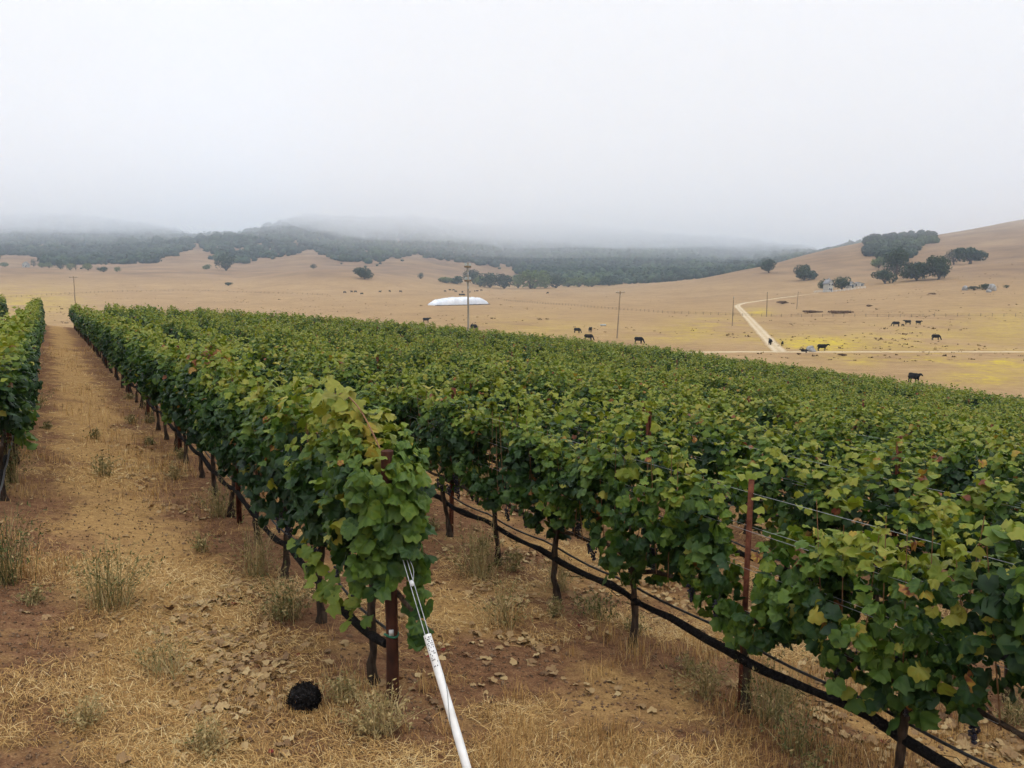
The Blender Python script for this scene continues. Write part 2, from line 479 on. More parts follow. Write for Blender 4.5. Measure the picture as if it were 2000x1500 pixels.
M['pasture_tuft'] = tint_mat('pasture_tuft', [(0.0, (0.10, 0.06, 0.03)), (0.6, (0.22, 0.145, 0.065)), (1.0, (0.36, 0.26, 0.11))], 0.9, 0.1)
M['trunk'] = noisy_mat('tree_bark', (0.045, 0.035, 0.028), (0.10, 0.08, 0.062), 4, 0.95, 0.1, 5, 0.6)
M['hide'] = noisy_mat('black_cow_hide', (0.004, 0.0035, 0.003), (0.011, 0.009, 0.008), 5, 0.75, 0.1)
M['pole'] = noisy_mat('weathered_pole', (0.16, 0.115, 0.075), (0.30, 0.225, 0.15), 2.5, 0.9, 0.1, 5, 0.3, stretch=(1, 1, 0.15))
M['pale_pole'] = noisy_mat('grey_pole', (0.26, 0.225, 0.175), (0.40, 0.355, 0.29), 2.5, 0.9, 0.1, 5, 0.3, stretch=(1, 1, 0.15))
M['insulator'] = noisy_mat('glass_insulator', (0.30, 0.36, 0.36), (0.5, 0.55, 0.55), 10, 0.3, 0.5)
M['tarp'] = noisy_mat('white_tarp', (0.56, 0.59, 0.64), (0.72, 0.74, 0.77), 0.22, 0.5, 0.3, 5, 0.3)
M['tyre'] = noisy_mat('tyre_rubber', (0.012, 0.012, 0.012), (0.04, 0.038, 0.035), 8, 0.85, 0.2)
M['dirt'] = tint_mat('pale_dirt_track', [(0.0, (0.30, 0.185, 0.08)), (0.3, (0.38, 0.27, 0.14)), (0.6, (0.46, 0.355, 0.22)), (1.0, (0.54, 0.44, 0.30))], 0.95, 0.05, nscale=0.5, nstr=0.9)
M['fence_wood'] = noisy_mat('fence_wood', (0.13, 0.10, 0.075), (0.25, 0.20, 0.15), 5, 0.9, 0.1)
M['fence_wire'] = noisy_mat('rusty_fence_wire', (0.07, 0.05, 0.035), (0.13, 0.095, 0.07), 5, 0.8, 0.2)
M['rock'] = noisy_mat('grey_rock', (0.17, 0.165, 0.155), (0.36, 0.35, 0.335), 1.6, 0.9, 0.15, 6, 0.8)
M['house_wall'] = noisy_mat('pale_board_wall', (0.36, 0.35, 0.31), (0.48, 0.47, 0.43), 1.5, 0.8, 0.2, stretch=(0.2, 0.2, 8))
M['house_roof'] = noisy_mat('grey_shingle_roof', (0.16, 0.16, 0.165), (0.27, 0.27, 0.275), 3, 0.85, 0.15)
M['pane'] = noisy_mat('dark_window_pane', (0.02, 0.025, 0.03), (0.05, 0.06, 0.07), 1, 0.15, 0.5)
M['trim'] = noisy_mat('white_trim', (0.68, 0.68, 0.66), (0.76, 0.76, 0.74), 3, 0.6, 0.3)
M['galv'] = noisy_mat('galvanised_steel', (0.34, 0.36, 0.37), (0.50, 0.52, 0.53), 3, 0.5, 0.4)

# ------------------------------------------------------------------ terrain: one sheet to the horizon
ang = np.concatenate([np.arange(-40, 40.01, 0.22), np.arange(44, 316.1, 4.0)])
ang = np.radians(ang)
rad = np.concatenate([[1.0, 2.0, 3.0], 3.6 * 1.023 ** np.arange(0, 328)])
AA, RR = np.meshgrid(ang, rad)
GX, GY = RR * np.sin(AA), RR * np.cos(AA)
GZ = ground_z(GX, GY)
na, nr = len(ang), len(rad)
V = np.stack([GX, GY, GZ], -1).reshape(-1, 3)
i = np.arange(nr - 1)[:, None] * na; j = np.arange(na)[None]; j2 = (j + 1) % na
F = np.stack([i + j, i + j2, i + na + j2, i + na + j], -1).reshape(-1, 4)
ctr = len(V)
V = np.vstack([V, [[0, 0, gz(0, 0)]]])
j = np.arange(na)
F = np.vstack([F, np.stack([np.full(na, ctr), (j + 1) % na, j, j], -1)]) if False else F
me = new_mesh('ground', V[:-1], F[:, ::-1], M['ground'], smooth=True)
gu, gv = uv_of(GX, GY)
vin = 1 - sstep(np.maximum((gv - vmax(gu) - 1.0) / 5.0, (gu - 87.5) / 4.0))
ppx, ppy, _ = proj(GX, np.maximum(GY, 1), GZ)
yl = np.zeros_like(GX)
for cx, cy_, sx, sy, amp in ((1390, 640, 80, 22, .8), (1480, 655, 60, 16, .7), (1600, 672, 110, 16, 1.25), (1480, 610, 30, 8, 1.0), (1850, 698, 170, 11, 1.5),
                             (1960, 702, 120, 16, 1.5), (1760, 665, 200, 30, .55), (1930, 735, 90, 16, 1.0), (1330, 655, 100, 18, .6), (1960, 640, 120, 40, .5),
                             (40, 590, 110, 26, .8), (1060, 640, 150, 25, .35), (1580, 725, 50, 8, .9), (1690, 705, 50, 14, .7)):
    yl = np.maximum(yl, amp * np.exp(-((ppx - cx) / sx) ** 2 - ((ppy - cy_) / sy) ** 2))
yl[GY < 60] = 0
hill = sstep((GZ - CAM_Z + 9) / 14.0) * (GY > 300)
gmid = np.abs(((gu / ROW_S)) % 1.0 - 0.5) * 2; gmid = (1 - sstep(gmid * 1.25)) * np.where(gu > 0, 0.45 + 0.55 * sstep((-gv - .2) / 1.5), 1.3)
for nme, arr in (('vine', vin), ('yellow', yl), ('hill', hill), ('mid', gmid)):
    a = me.attributes.new(nme, 'FLOAT', 'POINT'); a.data.foreach_set('value', arr.astype(np.float32).ravel())
tag(add_obj('ground', me), 'dry golden valley floor and hills with straw covered vineyard soil', kind='structure')

# dirt roads, laid on the pasture
def road(name, pix, half, label, lift=0.09):
    P = np.array([ground_at(*p)[0] for p in pix])
    s = np.concatenate([[0], np.cumsum(np.linalg.norm(np.diff(P[:, :2], axis=0), axis=1))])
    n = max(8, int(s[-1] / 2.5))
    ss = np.linspace(0, s[-1], n)
    x = blur(np.interp(ss, s, P[:, 0])[None], 1, 9)[0]; y = blur(np.interp(ss, s, P[:, 1])[None], 1, 9)[0]
    t = np.stack([np.gradient(x), np.gradient(y)], -1); t /= np.linalg.norm(t, axis=1)[:, None]
    nx, ny = t[:, 1], -t[:, 0]
    prof = [(-1.0, -0.12), (-0.82, 1.0), (-0.45, 0.8), (0.0, 1.25), (0.45, 0.8), (0.82, 1.0), (1.0, -0.12)]
    rows = []
    for k, (q, l) in enumerate(prof):
        w = half * (1 + 0.16 * vnoise(ss / 6.0, np.full(n, k * 3.1), 31))
        X, Y = x + nx * q * w, y + ny * q * w
        rows.append(np.stack([X, Y, ground_z(X, Y, False) + lift * l], -1))
    V = np.stack(rows, 1).reshape(-1, 3); K = len(prof)
    i = np.arange(n - 1)[:, None] * K; j = np.arange(K - 1)[None]
    F = np.stack([i + j, i + j + 1, i + K + j + 1, i + K + j], -1).reshape(-1, 4)
    tnt = np.tile([0.0, .35, 1.0, .55, 1.0, .35, 0.0], n)
    return tag(add_obj(name, new_mesh(name, V, F, M['dirt'], True, tint=tnt)), label, kind='structure')
road('cross_track', [(1290, 690), (1380, 688.5), (1450, 688), (1540, 688), (1650, 688), (1800, 688), (1950, 688), (2120, 688)], 1.5, 'pale dirt track running level across the pasture')
road('farm_road', [(1524, 689), (1519, 684), (1508, 673), (1495, 658), (1478, 640), (1462, 622), (1452, 611), (1441, 600), (1440, 596.5), (1455, 592), (1490, 587), (1530, 581.5), (1570, 576), (1605, 572)], 1.75, 'pale dirt road bending up to the farmhouse', 0.13)

# ------------------------------------------------------------------ wooded hills
def ico(sub):
    import bmesh
    bm = bmesh.new(); bmesh.ops.create_icosphere(bm, subdivisions=sub, radius=1.0)
    V = np.array([v.co[:] for v in bm.verts]); F = np.array([[v.index for v in f.verts] for f in bm.faces]); bm.free()
    return V, F
ICO1, ICO2 = ico(1), ico(2)
def crowns_mesh(name, P, rx, rz, mat, seed, base=ICO2, rough=0.42, sprig=26):
    """many uneven crowns as one mesh: lumpy cores set about with tilted leaf sprays"""
    r = np.random.default_rng(seed); n = len(P)
    bv, bf = base; m = len(bv)
    d = 1 + rough * (r.random((n, m)) - 0.55)
    ay = r.uniform(0.8, 1.2, n)
    V = bv[None] * d[..., None] * np.stack([rx, rx * ay, rz], -1)[:, None]
    V[..., 2] = np.maximum(V[..., 2], -0.75 * rz[:, None])
    V = V + P[:, None]
    tn = (r.uniform(0.1, 0.75, n) + 0.45 * fbm(P[:, 0] / 110.0, P[:, 1] / 110.0, 44, 3)).clip(0, 1)
    T = (tn[:, None] + r.uniform(-0.22, 0.22, (n, m))).clip(0, 1)
    F = (bf[None] + (np.arange(n) * m)[:, None, None]).reshape(-1, 3)
    Vs, Fs, Ts = [V.reshape(-1, 3)], [F], [T.ravel()]
    if sprig:
        k = sprig
        dr = r.normal(size=(n, k, 3)); dr[..., 2] = np.abs(dr[..., 2]) * 0.9 - 0.15
        dr /= np.linalg.norm(dr, axis=2)[..., None]
        C = P[:, None] + dr * np.stack([rx, rx * ay, rz], -1)[:, None] * r.uniform(0.85, 1.08, (n, k))[..., None]
        s = (rx[:, None] * r.uniform(0.14, 0.30, (n, k)))[..., None]
        a = r.normal(size=(n, k, 3)); a /= np.linalg.norm(a, axis=2)[..., None]
        b = np.cross(a, r.normal(size=(n, k, 3))); b /= np.linalg.norm(b, axis=2)[..., None]
        tri = np.stack([C + a * s, C - a * s * 0.5 + b * s * 0.9, C - a * s * 0.5 - b * s * 0.9], 2)
        Ts.append(np.repeat((tn[:, None] + r.uniform(-0.3, 0.35, (n, k))).clip(0, 1).ravel(), 3))
        Fs.append(np.arange(n * k * 3).reshape(-1, 3) + n * m)
        Vs.append(tri.reshape(-1, 3))
    return new_mesh(name, np.concatenate(Vs), np.concatenate(Fs), mat, tint=np.concatenate(Ts))

FB_X = [-80, 0, 12, 30, 60, 90, 150, 250, 300, 340, 368, 384, 398, 415, 440, 480, 520, 560, 585, 600, 620, 650, 700, 750, 780, 800, 812, 830, 860, 900, 940, 970, 985, 1000, 1015, 1060, 1100, 1200, 1350, 1450, 1560, 1700]
FB_Y = [505, 503, 499, 496, 502, 514, 518, 514, 510, 500, 487, 472, 487, 502, 517, 513, 506, 499, 492, 486, 498, 510, 512, 513, 506, 497, 494, 500, 510, 513, 521, 524, 514, 524, 540, 550, 558, 557, 549, 534, 514, 500]
nF = 42000
fx = rng.uniform(-480, 1680, nF); fd = np.sqrt(rng.uniform(980 ** 2, 2450 ** 2, nF))
X, Y = (fx - 1000) / 1663.0 * fd, fd
Z = ground_z(X, Y, False)
fpx, fpy, _ = proj(X, Y, Z)
bnd = np.interp(fpx, FB_X, FB_Y) + 5.0 * vnoise(X / 45, Y / 45, 40) + 3 * vnoise(X / 17, Y / 17, 41)
stray = rng.random(nF) < 0.05 * np.exp(-np.clip(fpy - bnd, 0, 60) / 6.0)
keep = ((fpy < bnd) | stray) & ~((fpx > 1320) & (Y < 1050)) & ~((fpx > 1500) & (Y < 1300))
# thin by distance to an even cover
cell = {}
idx = np.flatnonzero(keep); sel = []
for q in idx:
    g = 9.5 + 3.0 * (Y[q] > 1500) + 3.0 * (Y[q] > 1900)
    key = (int(X[q] // g), int(Y[q] // g), int(g))
    if key not in cell:
        cell[key] = 1; sel.append(q)
sel = np.array(sel)
rx = rng.uniform(3.8, 6.6, len(sel)) * np.where(rng.random(len(sel)) < .18, 1.45, 1.0) * (1 + 0.25 * (Y[sel] > 1500) + 0.25 * (Y[sel] > 1900)); rx = np.where(stray[sel] & (fpy[sel] > bnd[sel]), rx * rng.uniform(.35, .75, len(sel)), rx); rz = rx * rng.uniform(0.62, 0.95, len(sel))
P = np.stack([X[sel], Y[sel], Z[sel] + rz * 0.6], -1)
tag(add_obj('forest', crowns_mesh('forest', P, rx, rz, M['oak'], 11, ICO1 if len(sel) > 9000 else ICO1, 0.5, 20)),
    'dark oak woodland covering the far hills under fog', 'woodland', kind='stuff')

# grove on the right-hand hill
pts = []
poly = [(1690, 498), (1684, 478), (1692, 468), (1715, 463), (1760, 461), (1800, 461), (1832, 468), (1820, 478), (1800, 485), (1780, 500), (1765, 512), (1740, 512), (1710, 504)]
def inside(px, py, poly):
    c = False; n = len(poly)
    for k in range(n):
        x1, y1 = poly[k]; x2, y2 = poly[(k + 1) % n]
        if (y1 > py) != (y2 > py) and px < (x2 - x1) * (py - y1) / (y2 - y1) + x1: c = not c
    return c
pr = random.Random(5)
while len(pts) < 150:
    a, b = pr.uniform(1680, 1840), pr.uniform(458, 514)
    if inside(a, b, poly):
        p, _ = ground_at(a, b)
        if p[1] < 1400 and all((p[0] - q[0]) ** 2 + (p[1] - q[1]) ** 2 > 9 for q in pts): pts.append(p)
P = np.array(pts); rx = rng.uniform(3.6, 5.6, len(P)); rz = rx * rng.uniform(0.75, 1.0, len(P))
P[:, 2] += rz * 0.65
tag(add_obj('oak_grove', crowns_mesh('oak_grove', P, rx, rz, M['oak'], 12, ICO2, 0.4, 90)),
    'dense dark oak grove near the top of the bare hill', 'woodland', kind='stuff')

# ------------------------------------------------------------------ single trees
def tree(name, label, px, py, w, h, mat='oak', seed=0, group=None, trunk_h=0.16, lobes=9, leaves=1500, cat='tree', lean=0.0):
    p, t = ground_at(px, py)
    root = empty(name, p)
    r = np.random.default_rng(seed + 100)
    W = w / FPX * p[1]; H = h / FPX * p[1]
    th = H * trunk_h
    g = Geo()
    top = np.array([lean * W * 0.3, 0, th + H * 0.35])
    g.tube([[0, 0, -0.4], [0.02 * W, 0, th * 0.5], [lean * W * 0.15, 0, th], top], np.array([0.055, 0.045, 0.04, 0.02]) * W, 7)
    for k in range(4):
        a = k * 1.57 + r.uniform(-0.4, 0.4); q = np.array([math.cos(a) * W * 0.3, math.sin(a) * W * 0.3, th + H * r.uniform(0.2, 0.45)])
        g.tube([[lean * W * 0.12, 0, th * 0.85], q * [0.5, 0.5, 0.75], q], np.array([0.03, 0.02, 0.01]) * W, 5)
    add_obj('trunk', g.mesh('trunk', M['trunk'], True), root)
    # crown: uneven lobes filled with leaf sprays
    Hc = H - th
    C, Rr = [], []
    for k in range(lobes):
        a = 2 * math.pi * k / lobes * 1.0 + r.uniform(-0.5, 0.5); q = r.uniform(0.22, 0.58) if k else 0
        zc = th + Hc * (r.uniform(0.26, 0.68) if k else 0.62)
        C.append((math.cos(a) * W * 0.5 * q * 1.15 + lean * W * 0.2 * zc / H, math.sin(a) * W * 0.5 * q * 1.15, zc))
        Rr.append((W * r.uniform(0.19, 0.30), Hc * r.uniform(0.24, 0.38)))
    C = np.array(C); Rr = np.array(Rr)
    which = r.integers(0, lobes, leaves)
    d = r.normal(size=(leaves, 3)); d /= np.linalg.norm(d, axis=1)[:, None]
    rr = r.uniform(0.55, 1.06, leaves)[:, None] ** 0.6
    pos = C[which] + d * rr * np.stack([Rr[which, 0], Rr[which, 0], Rr[which, 1]], -1)
    pos[:, 2] = np.maximum(pos[:, 2], th * 0.55 + r.uniform(0, 0.1 * Hc, leaves))
    s = W * r.uniform(0.022, 0.052, leaves)[:, None]
    nrm = d + r.normal(size=(leaves, 3)) * 0.6; nrm /= np.linalg.norm(nrm, axis=1)[:, None]
    a = np.cross(nrm, r.normal(size=(leaves, 3))); a /= np.linalg.norm(a, axis=1)[:, None]; b = np.cross(nrm, a)
    Q = np.stack([pos + a * s, pos + b * s * 0.7, pos - a * s * 0.9 + nrm * s * 0.3, pos - b * s * 0.7], 1).reshape(-1, 3)
    tl = r.uniform(0.1, 0.9, lobes)[which] * 0.5 + r.uniform(0, 0.5, leaves)
    add_obj('crown', new_mesh('crown', Q, np.arange(leaves * 4).reshape(-1, 4), M[mat], tint=np.repeat(tl, 4)), root)
    return tag(root, label, cat, group)

tree('oak_tree', 'round dark oak standing alone on the pasture rise above the white tarp', 712, 545, 40, 24, seed=1, trunk_h=0.06)
tree('oak_tree', 'small dark oak on the crest left of the lone round oak', 612, 525, 14, 11, seed=2, trunk_h=0.06, leaves=600)
tree('oak_tree', 'small leaning oak on the slope right of the lone round oak', 822, 545, 15, 14, seed=3, leaves=600, lean=-0.3, trunk_h=0.06)
tree('oak_tree', 'oak tree at the toe of the bare hill against the forest', 1438, 526, 26, 20, seed=4, trunk_h=0.08)
tree('oak_tree', 'round oak on the bare hillside, second of three up the slope', 1501, 533, 36, 28, seed=5, trunk_h=0.08)
tree('oak_tree', 'largest round oak of three on the bare hillside above the farmhouse road', 1570, 548, 48, 32, seed=6, trunk_h=0.06)
tree('oak_tree', 'dark oak right behind the narrow farmhouse', 1611, 566, 30, 24, seed=7, trunk_h=0.08)
tree('oak_tree', 'dark round oak beside the farmhouse and its shed', 1644, 566, 36, 26, seed=8, trunk_h=0.08)
tree('oak_tree', 'tall dark tree below the oak grove on the hill', 1750, 545, 50, 64, seed=9, trunk_h=0.1, lobes=12, leaves=2200)
tree('oak_tree', 'dark bushy tree at the foot of the tall dark tree', 1728, 554, 44, 28, seed=10, trunk_h=0.06)
tree('oak_tree', 'paler green tree left of the tall dark tree below the grove', 1716, 524, 30, 24, 'willow', seed=11, trunk_h=0.08)
tree('oak_tree', 'wide low dark oak on the knoll', 1790, 548, 58, 38, seed=12, trunk_h=0.06, lobes=12, leaves=2200)
tree('oak_tree', 'dark oak leaning together with the wide low oak on the knoll', 1832, 546, 52, 50, seed=13, trunk_h=0.08, lobes=12, leaves=2200, lean=0.3)
tree('oak_tree', 'spreading flat topped oak at the right end of the knoll', 1894, 516, 62, 34, seed=14, trunk_h=0.22, lobes=11, leaves=1800)
tree('oak_tree', 'sparse grey green tree between the knoll oaks', 1862, 517, 36, 32, 'grey_shrub', seed=15, trunk_h=0.15, leaves=700)
# valley line
VL = [(872, 553, 26, 10, 'willow', 'low green shrub at the left end of the valley tree line'),
      (893, 555, 28, 13, 'oak', 'low bushy tree left of the tall utility pole in the valley'),
      (925, 555, 30, 24, 'oak', 'dark tree just right of the tall utility pole in the valley'),
      (938, 560, 26, 18, 'willow', 'paler round tree behind the dark valley trees'),
      (957, 562, 34, 26, 'oak', 'darkest round tree of the valley line'),
      (985, 564, 36, 24, 'oak', 'broad dark tree nearest the pasture in the valley line'),
      (1012, 563, 28, 22, 'willow', 'pale willow beside the broad dark valley tree'),
      (1036, 564, 44, 30, 'willow', 'largest pale willow of the valley line'),
      (1064, 563, 36, 30, 'willow', 'tall pale willow right of the largest willow'),
      (1086, 563, 30, 20, 'oak', 'low dark tree right of the pale willows'),
      (1110, 561, 30, 16, 'willow', 'low green bush in the valley line before the forest'),
      (1131, 561, 24, 18, 'willow', 'bright yellow green willow before the forest edge'),
      (1156, 560, 34, 16, 'willow', 'green bush right of the bright willow at the forest edge'),
      (1190, 558, 36, 15, 'oak', 'dark bush along the forest edge at the end of the valley line')]
for k, (a, b, w, h, mt, lb) in enumerate(VL):
    tree('valley_tree', lb, a, b, w * 1.3, h * 1.25, mt, 40 + k, 'trees along the valley line', 0.05, 8, 900)
LT = [(10, 521, 18, 9, 'willow', 'small green tree at the far edge left of the white house'),
      (66, 521, 12, 14, 'oak', 'dark upright tree right beside the white house'),
      (82, 523, 18, 10, 'willow', 'green tree second to the right of the white house'),
      (96, 524, 16, 12, 'willow', 'pale green round tree in the row below the left hill'),
      (118, 526, 22, 15, 'oak', 'dark round tree in the row below the left hill'),
      (137, 528, 18, 13, 'willow', 'green tree right of the dark round one below the left hill'),
      (148, 528, 9, 24, 'oak', 'slim dark conifer rising from the row below the left hill'),
      (172, 528, 20, 14, 'willow', 'pale green tree right of the slim conifer'),
      (202, 531, 22, 9, 'oak', 'low dark shrub at the right of the far tree row'),
      (229, 531, 14, 9, 'willow', 'last small green tree of the far left row'),
      (404, 526, 20, 9, 'willow', 'pale bush left of the large dark tree below the saddle'),
      (442, 529, 46, 32, 'oak', 'large dark tree standing below the bare saddle'),
      (446, 558, 17, 6, 'oak', 'low dark bush alone on the open left pasture')]
for k, (a, b, w, h, mt, lb) in enumerate(LT):
    tree('pasture_bush' if 'bush' in lb or 'shrub' in lb else 'valley_tree', lb, a, b, w * 1.1, h * 1.15, mt, 70 + k, 'trees at the far edge of the left pasture', 0.05, 7, 600)

# ------------------------------------------------------------------ farm buildings
def gable_house(name, label, px, py, w, d, h, roof_h, rz, wins, door=True, wall='house_wall', cat='house'):
    p, t = ground_at(px, py)
    root = empty(name, p, rz)
    V = np.array([[-w/2, -d/2, -0.6], [w/2, -d/2, -0.6], [w/2, d/2, -0.6], [-w/2, d/2, -0.6], [-w/2, -d/2, h], [w/2, -d/2, h], [w/2, d/2, h], [-w/2, d/2, h], [0, -d/2, h + roof_h], [0, d/2, h + roof_h]])
    g = Geo(); g.add(V, [[0, 1, 5, 4], [1, 2, 6, 5], [2, 3, 7, 6], [3, 0, 4, 7]]); g.add(V, [[4, 5, 8], [6, 7, 9]])
    add_obj('wall', g.mesh('wall', M[wall]), root)
    g = Geo(); ov = 0.35; tk = 0.16
    for s in (-1, 1):
        e = np.array([s * (w / 2 + ov), h - ov * roof_h / (w / 2)]); k = np.array([0, h + roof_h + 0.05])
        Q = []
        for yy in (-d / 2 - ov, d / 2 + ov):
            Q += [[e[0], yy, e[1]], [k[0], yy, k[1]], [k[0], yy, k[1] + tk], [e[0], yy, e[1] + tk]]
        f = [[0, 1, 2, 3], [7, 6, 5, 4], [0, 4, 5, 1], [3, 2, 6, 7], [0, 3, 7, 4], [1, 5, 6, 2]]
        g.add(Q, f)
    ro = add_obj('roof', g.mesh('roof', M['house_roof']), root)
    if cat == 'house':
        c = Geo().box((w * 0.2, d * 0.1, h + roof_h + 0.3), (0.6, 0.6, 1.6)); add_obj('chimney', c.mesh('chimney', M['rock']), ro)
    for wx, wz in wins:
        f = add_obj('window', Geo().box((wx, -d / 2 - 0.03, wz), (1.05, 0.1, 1.45)).mesh('window', M['trim']), root)
        add_obj('pane', Geo().box((wx, -d / 2 - 0.08, wz), (0.8, 0.06, 1.2)).mesh('pane', M['pane']), f)
    if door:
        add_obj('door', Geo().box((0.1 * w, -d / 2 - 0.04, 1.0), (1.0, 0.1, 2.1)).mesh('door', M['pane']), root)
    return tag(root, label, cat)
gable_house('farmhouse', 'narrow tall white gabled farmhouse at the end of the dirt road', 1617, 570, 3.3, 5.5, 5.0, 2.2, 0.22, [(-0.9, 1.8), (0.9, 4.4), (-0.9, 4.4)])
gable_house('shed', 'small grey white gabled shed right of the farmhouse', 1660, 562.5, 3.6, 5, 2.3, 1.5, 0.15, [(-0.9, 1.5)], True, cat='shed')
gable_house('barn', 'long low pale shed farthest right of the farmhouse group', 1676, 559.5, 6.0, 4, 1.7, 0.8, -0.1, [(-1.6, 1.0), (1.6, 1.0)], False, cat='shed')
gable_house('cottage', 'small white house among trees at the far left', 51, 522, 6.5, 8, 4.0, 2.4, 0.3, [(-1.8, 2.4), (1.8, 2.4)], True, cat='house')

def rail_fence(name, label, pix, step, hgt, r_post, wires, r_wire, mat='fence_wood', wmat='fence_wire', world_pts=None, jitter=0.0, group=None):
    P = np.array(world_pts) if world_pts is not None else np.array([ground_at(*q)[0] for q in pix])
    s = np.concatenate([[0], np.cumsum(np.linalg.norm(np.diff(P[:, :2], axis=0), axis=1))])
    n = int(s[-1] / step) + 1
    ss = np.linspace(0, s[-1], n)
    x, y = np.interp(ss, s, P[:, 0]), np.interp(ss, s, P[:, 1])
    z = ground_z(x, y, False)
    root = empty(name, (x[0], y[0], z[0]))
    g = Geo(); g.tube([[0, 0, -0.3], [0, 0, hgt * 0.5], [0.01, 0, hgt - 0.04], [0.01, 0, hgt]], [r_post, r_post, r_post * 0.95, r_post * 0.6], 6)
    pm = g.mesh('post', M[mat], True)
    r = random.Random(len(label))
    tops = []
    for k in range(n):
        sc_ = 1 + r.uniform(-jitter, jitter)
        add_obj('post', pm, root, (x[k] - x[0], y[k] - y[0], z[k] - z[0]), (r.uniform(-.06, .06), r.uniform(-.06, .06), r.uniform(0, 6)), (1, 1, sc_))
    for hw in wires:
        add_obj('wire', Geo().tube(np.stack([x - x[0], y - y[0], z - z[0] + hw], -1), r_wire, 4, False).mesh('wire', M[wmat]), root)
    return tag(root, label, 'fence', group)
fu = np.linspace(24, 95, 20)
fv = vmax(np.minimum(fu, 88)) + 6 - np.maximum(fu - 84, 0) * 1.5
FX, FY = xy_of(fu, fv)
rail_fence('wire_fence', 'wire fence with slim posts along the lower edge of the vineyard', None, 5.2, 1.45, 0.06, (0.4, 0.8, 1.2), 0.008, world_pts=np.stack([FX, FY], -1), jitter=0.25)
rail_fence('wire_fence', 'long dark wire fence crossing the pasture beyond the dirt road', [(985, 588), (1120, 598), (1300, 612), (1440, 617), (1560, 619.5), (1750, 620), (2030, 619)], 3.6, 1.15, 0.07, (0.3, 0.6, 0.95), 0.016)
rail_fence('wire_fence', 'faint dark fence across the left pasture behind the small utility pole', [(0, 583), (90, 577), (200, 571), (330, 568), (450, 571), (640, 577)], 5.0, 1.2, 0.08, (0.4, 0.9), 0.018)
rail_fence('picket_fence', 'low white fence in front of the farmhouse', [(1590, 571.5), (1625, 571), (1655, 567.5), (1690, 563)], 2.2, 1.1, 0.10, (0.45, 0.95), 0.07, 'trim', 'trim')

# ------------------------------------------------------------------ utility poles
def utility_pole(label, px, y_base, y_top, arm_rz, arm=2.4, second=False, lean=0.0, rad_=0.17, mat='pole'):
    p, t = ground_at(px, y_base)
    root = empty('utility_pole', p)
    H = (y_base - y_top) / FPX * (p[1] * ct - (p[2] - CAM_Z) * st) / ct
    g = Geo().tube([[0, 0, -0.5], [lean * H * 0.5, 0, H * 0.5], [lean * H, 0, H]], [rad_, rad_ * 0.88, rad_ * 0.72], 10)
    add_obj('pole', g.mesh('pole', M[mat], True), root)
    for k, zz in enumerate([H - 0.35] + ([H - 1.5] if second else [])):
        c = np.array([lean * zz, -0.2, zz]); d = np.array([math.cos(arm_rz), math.sin(arm_rz), 0])
        cr = add_obj('crossarm', Geo().box(c, (arm, 0.12, 0.14), arm_rz).mesh('crossarm', M['pole']), root)
        for q in (-0.45, -0.2, 0.2, 0.45):
            b = c + d * arm * q
            add_obj('insulator', Geo().tube([b + [0, 0, 0.07], b + [0, 0, 0.14], b + [0, 0, 0.2], b + [0, 0, 0.3]], [0.03, 0.07, 0.05, 0.06], 8).mesh('insulator', M['insulator'], True), cr)
        add_obj('brace', Geo().tube([c + d * arm * 0.25 - [0, 0, 0.05], c - [0, 0, 0.7]], 0.025, 5).tube([c - d * arm * 0.25 - [0, 0, 0.05], c - [0, 0, 0.7]], 0.025, 5).mesh('brace', M['galv']), root)
    return tag(root, label, 'utility pole', 'utility poles in the valley')
utility_pole('tall grey utility pole in front of the white tarp', 915, 690, 516, 1.36, 1.8, True, rad_=0.095, mat='pale_pole')
utility_pole('slim utility pole with crossarm beyond the end of the straw track', 149, 622, 541, 0.05, 2.9, rad_=0.19)
utility_pole('leaning brown utility pole behind the grazing cows', 1205, 661, 570, 0.5, 2.6, lean=0.055, rad_=0.16)
utility_pole('utility pole left of the bend in the dirt road', 1430, 637, 580, 1.2, 2.0, lean=0.02, rad_=0.15)
utility_pole('utility pole inside the bend right of the dirt road', 1497, 619, 571, 1.3, 1.8, rad_=0.17)
utility_pole('faint utility pole farthest right toward the farmhouse', 1556, 604, 570, 1.3, 1.8, lean=0.05, rad_=0.15)

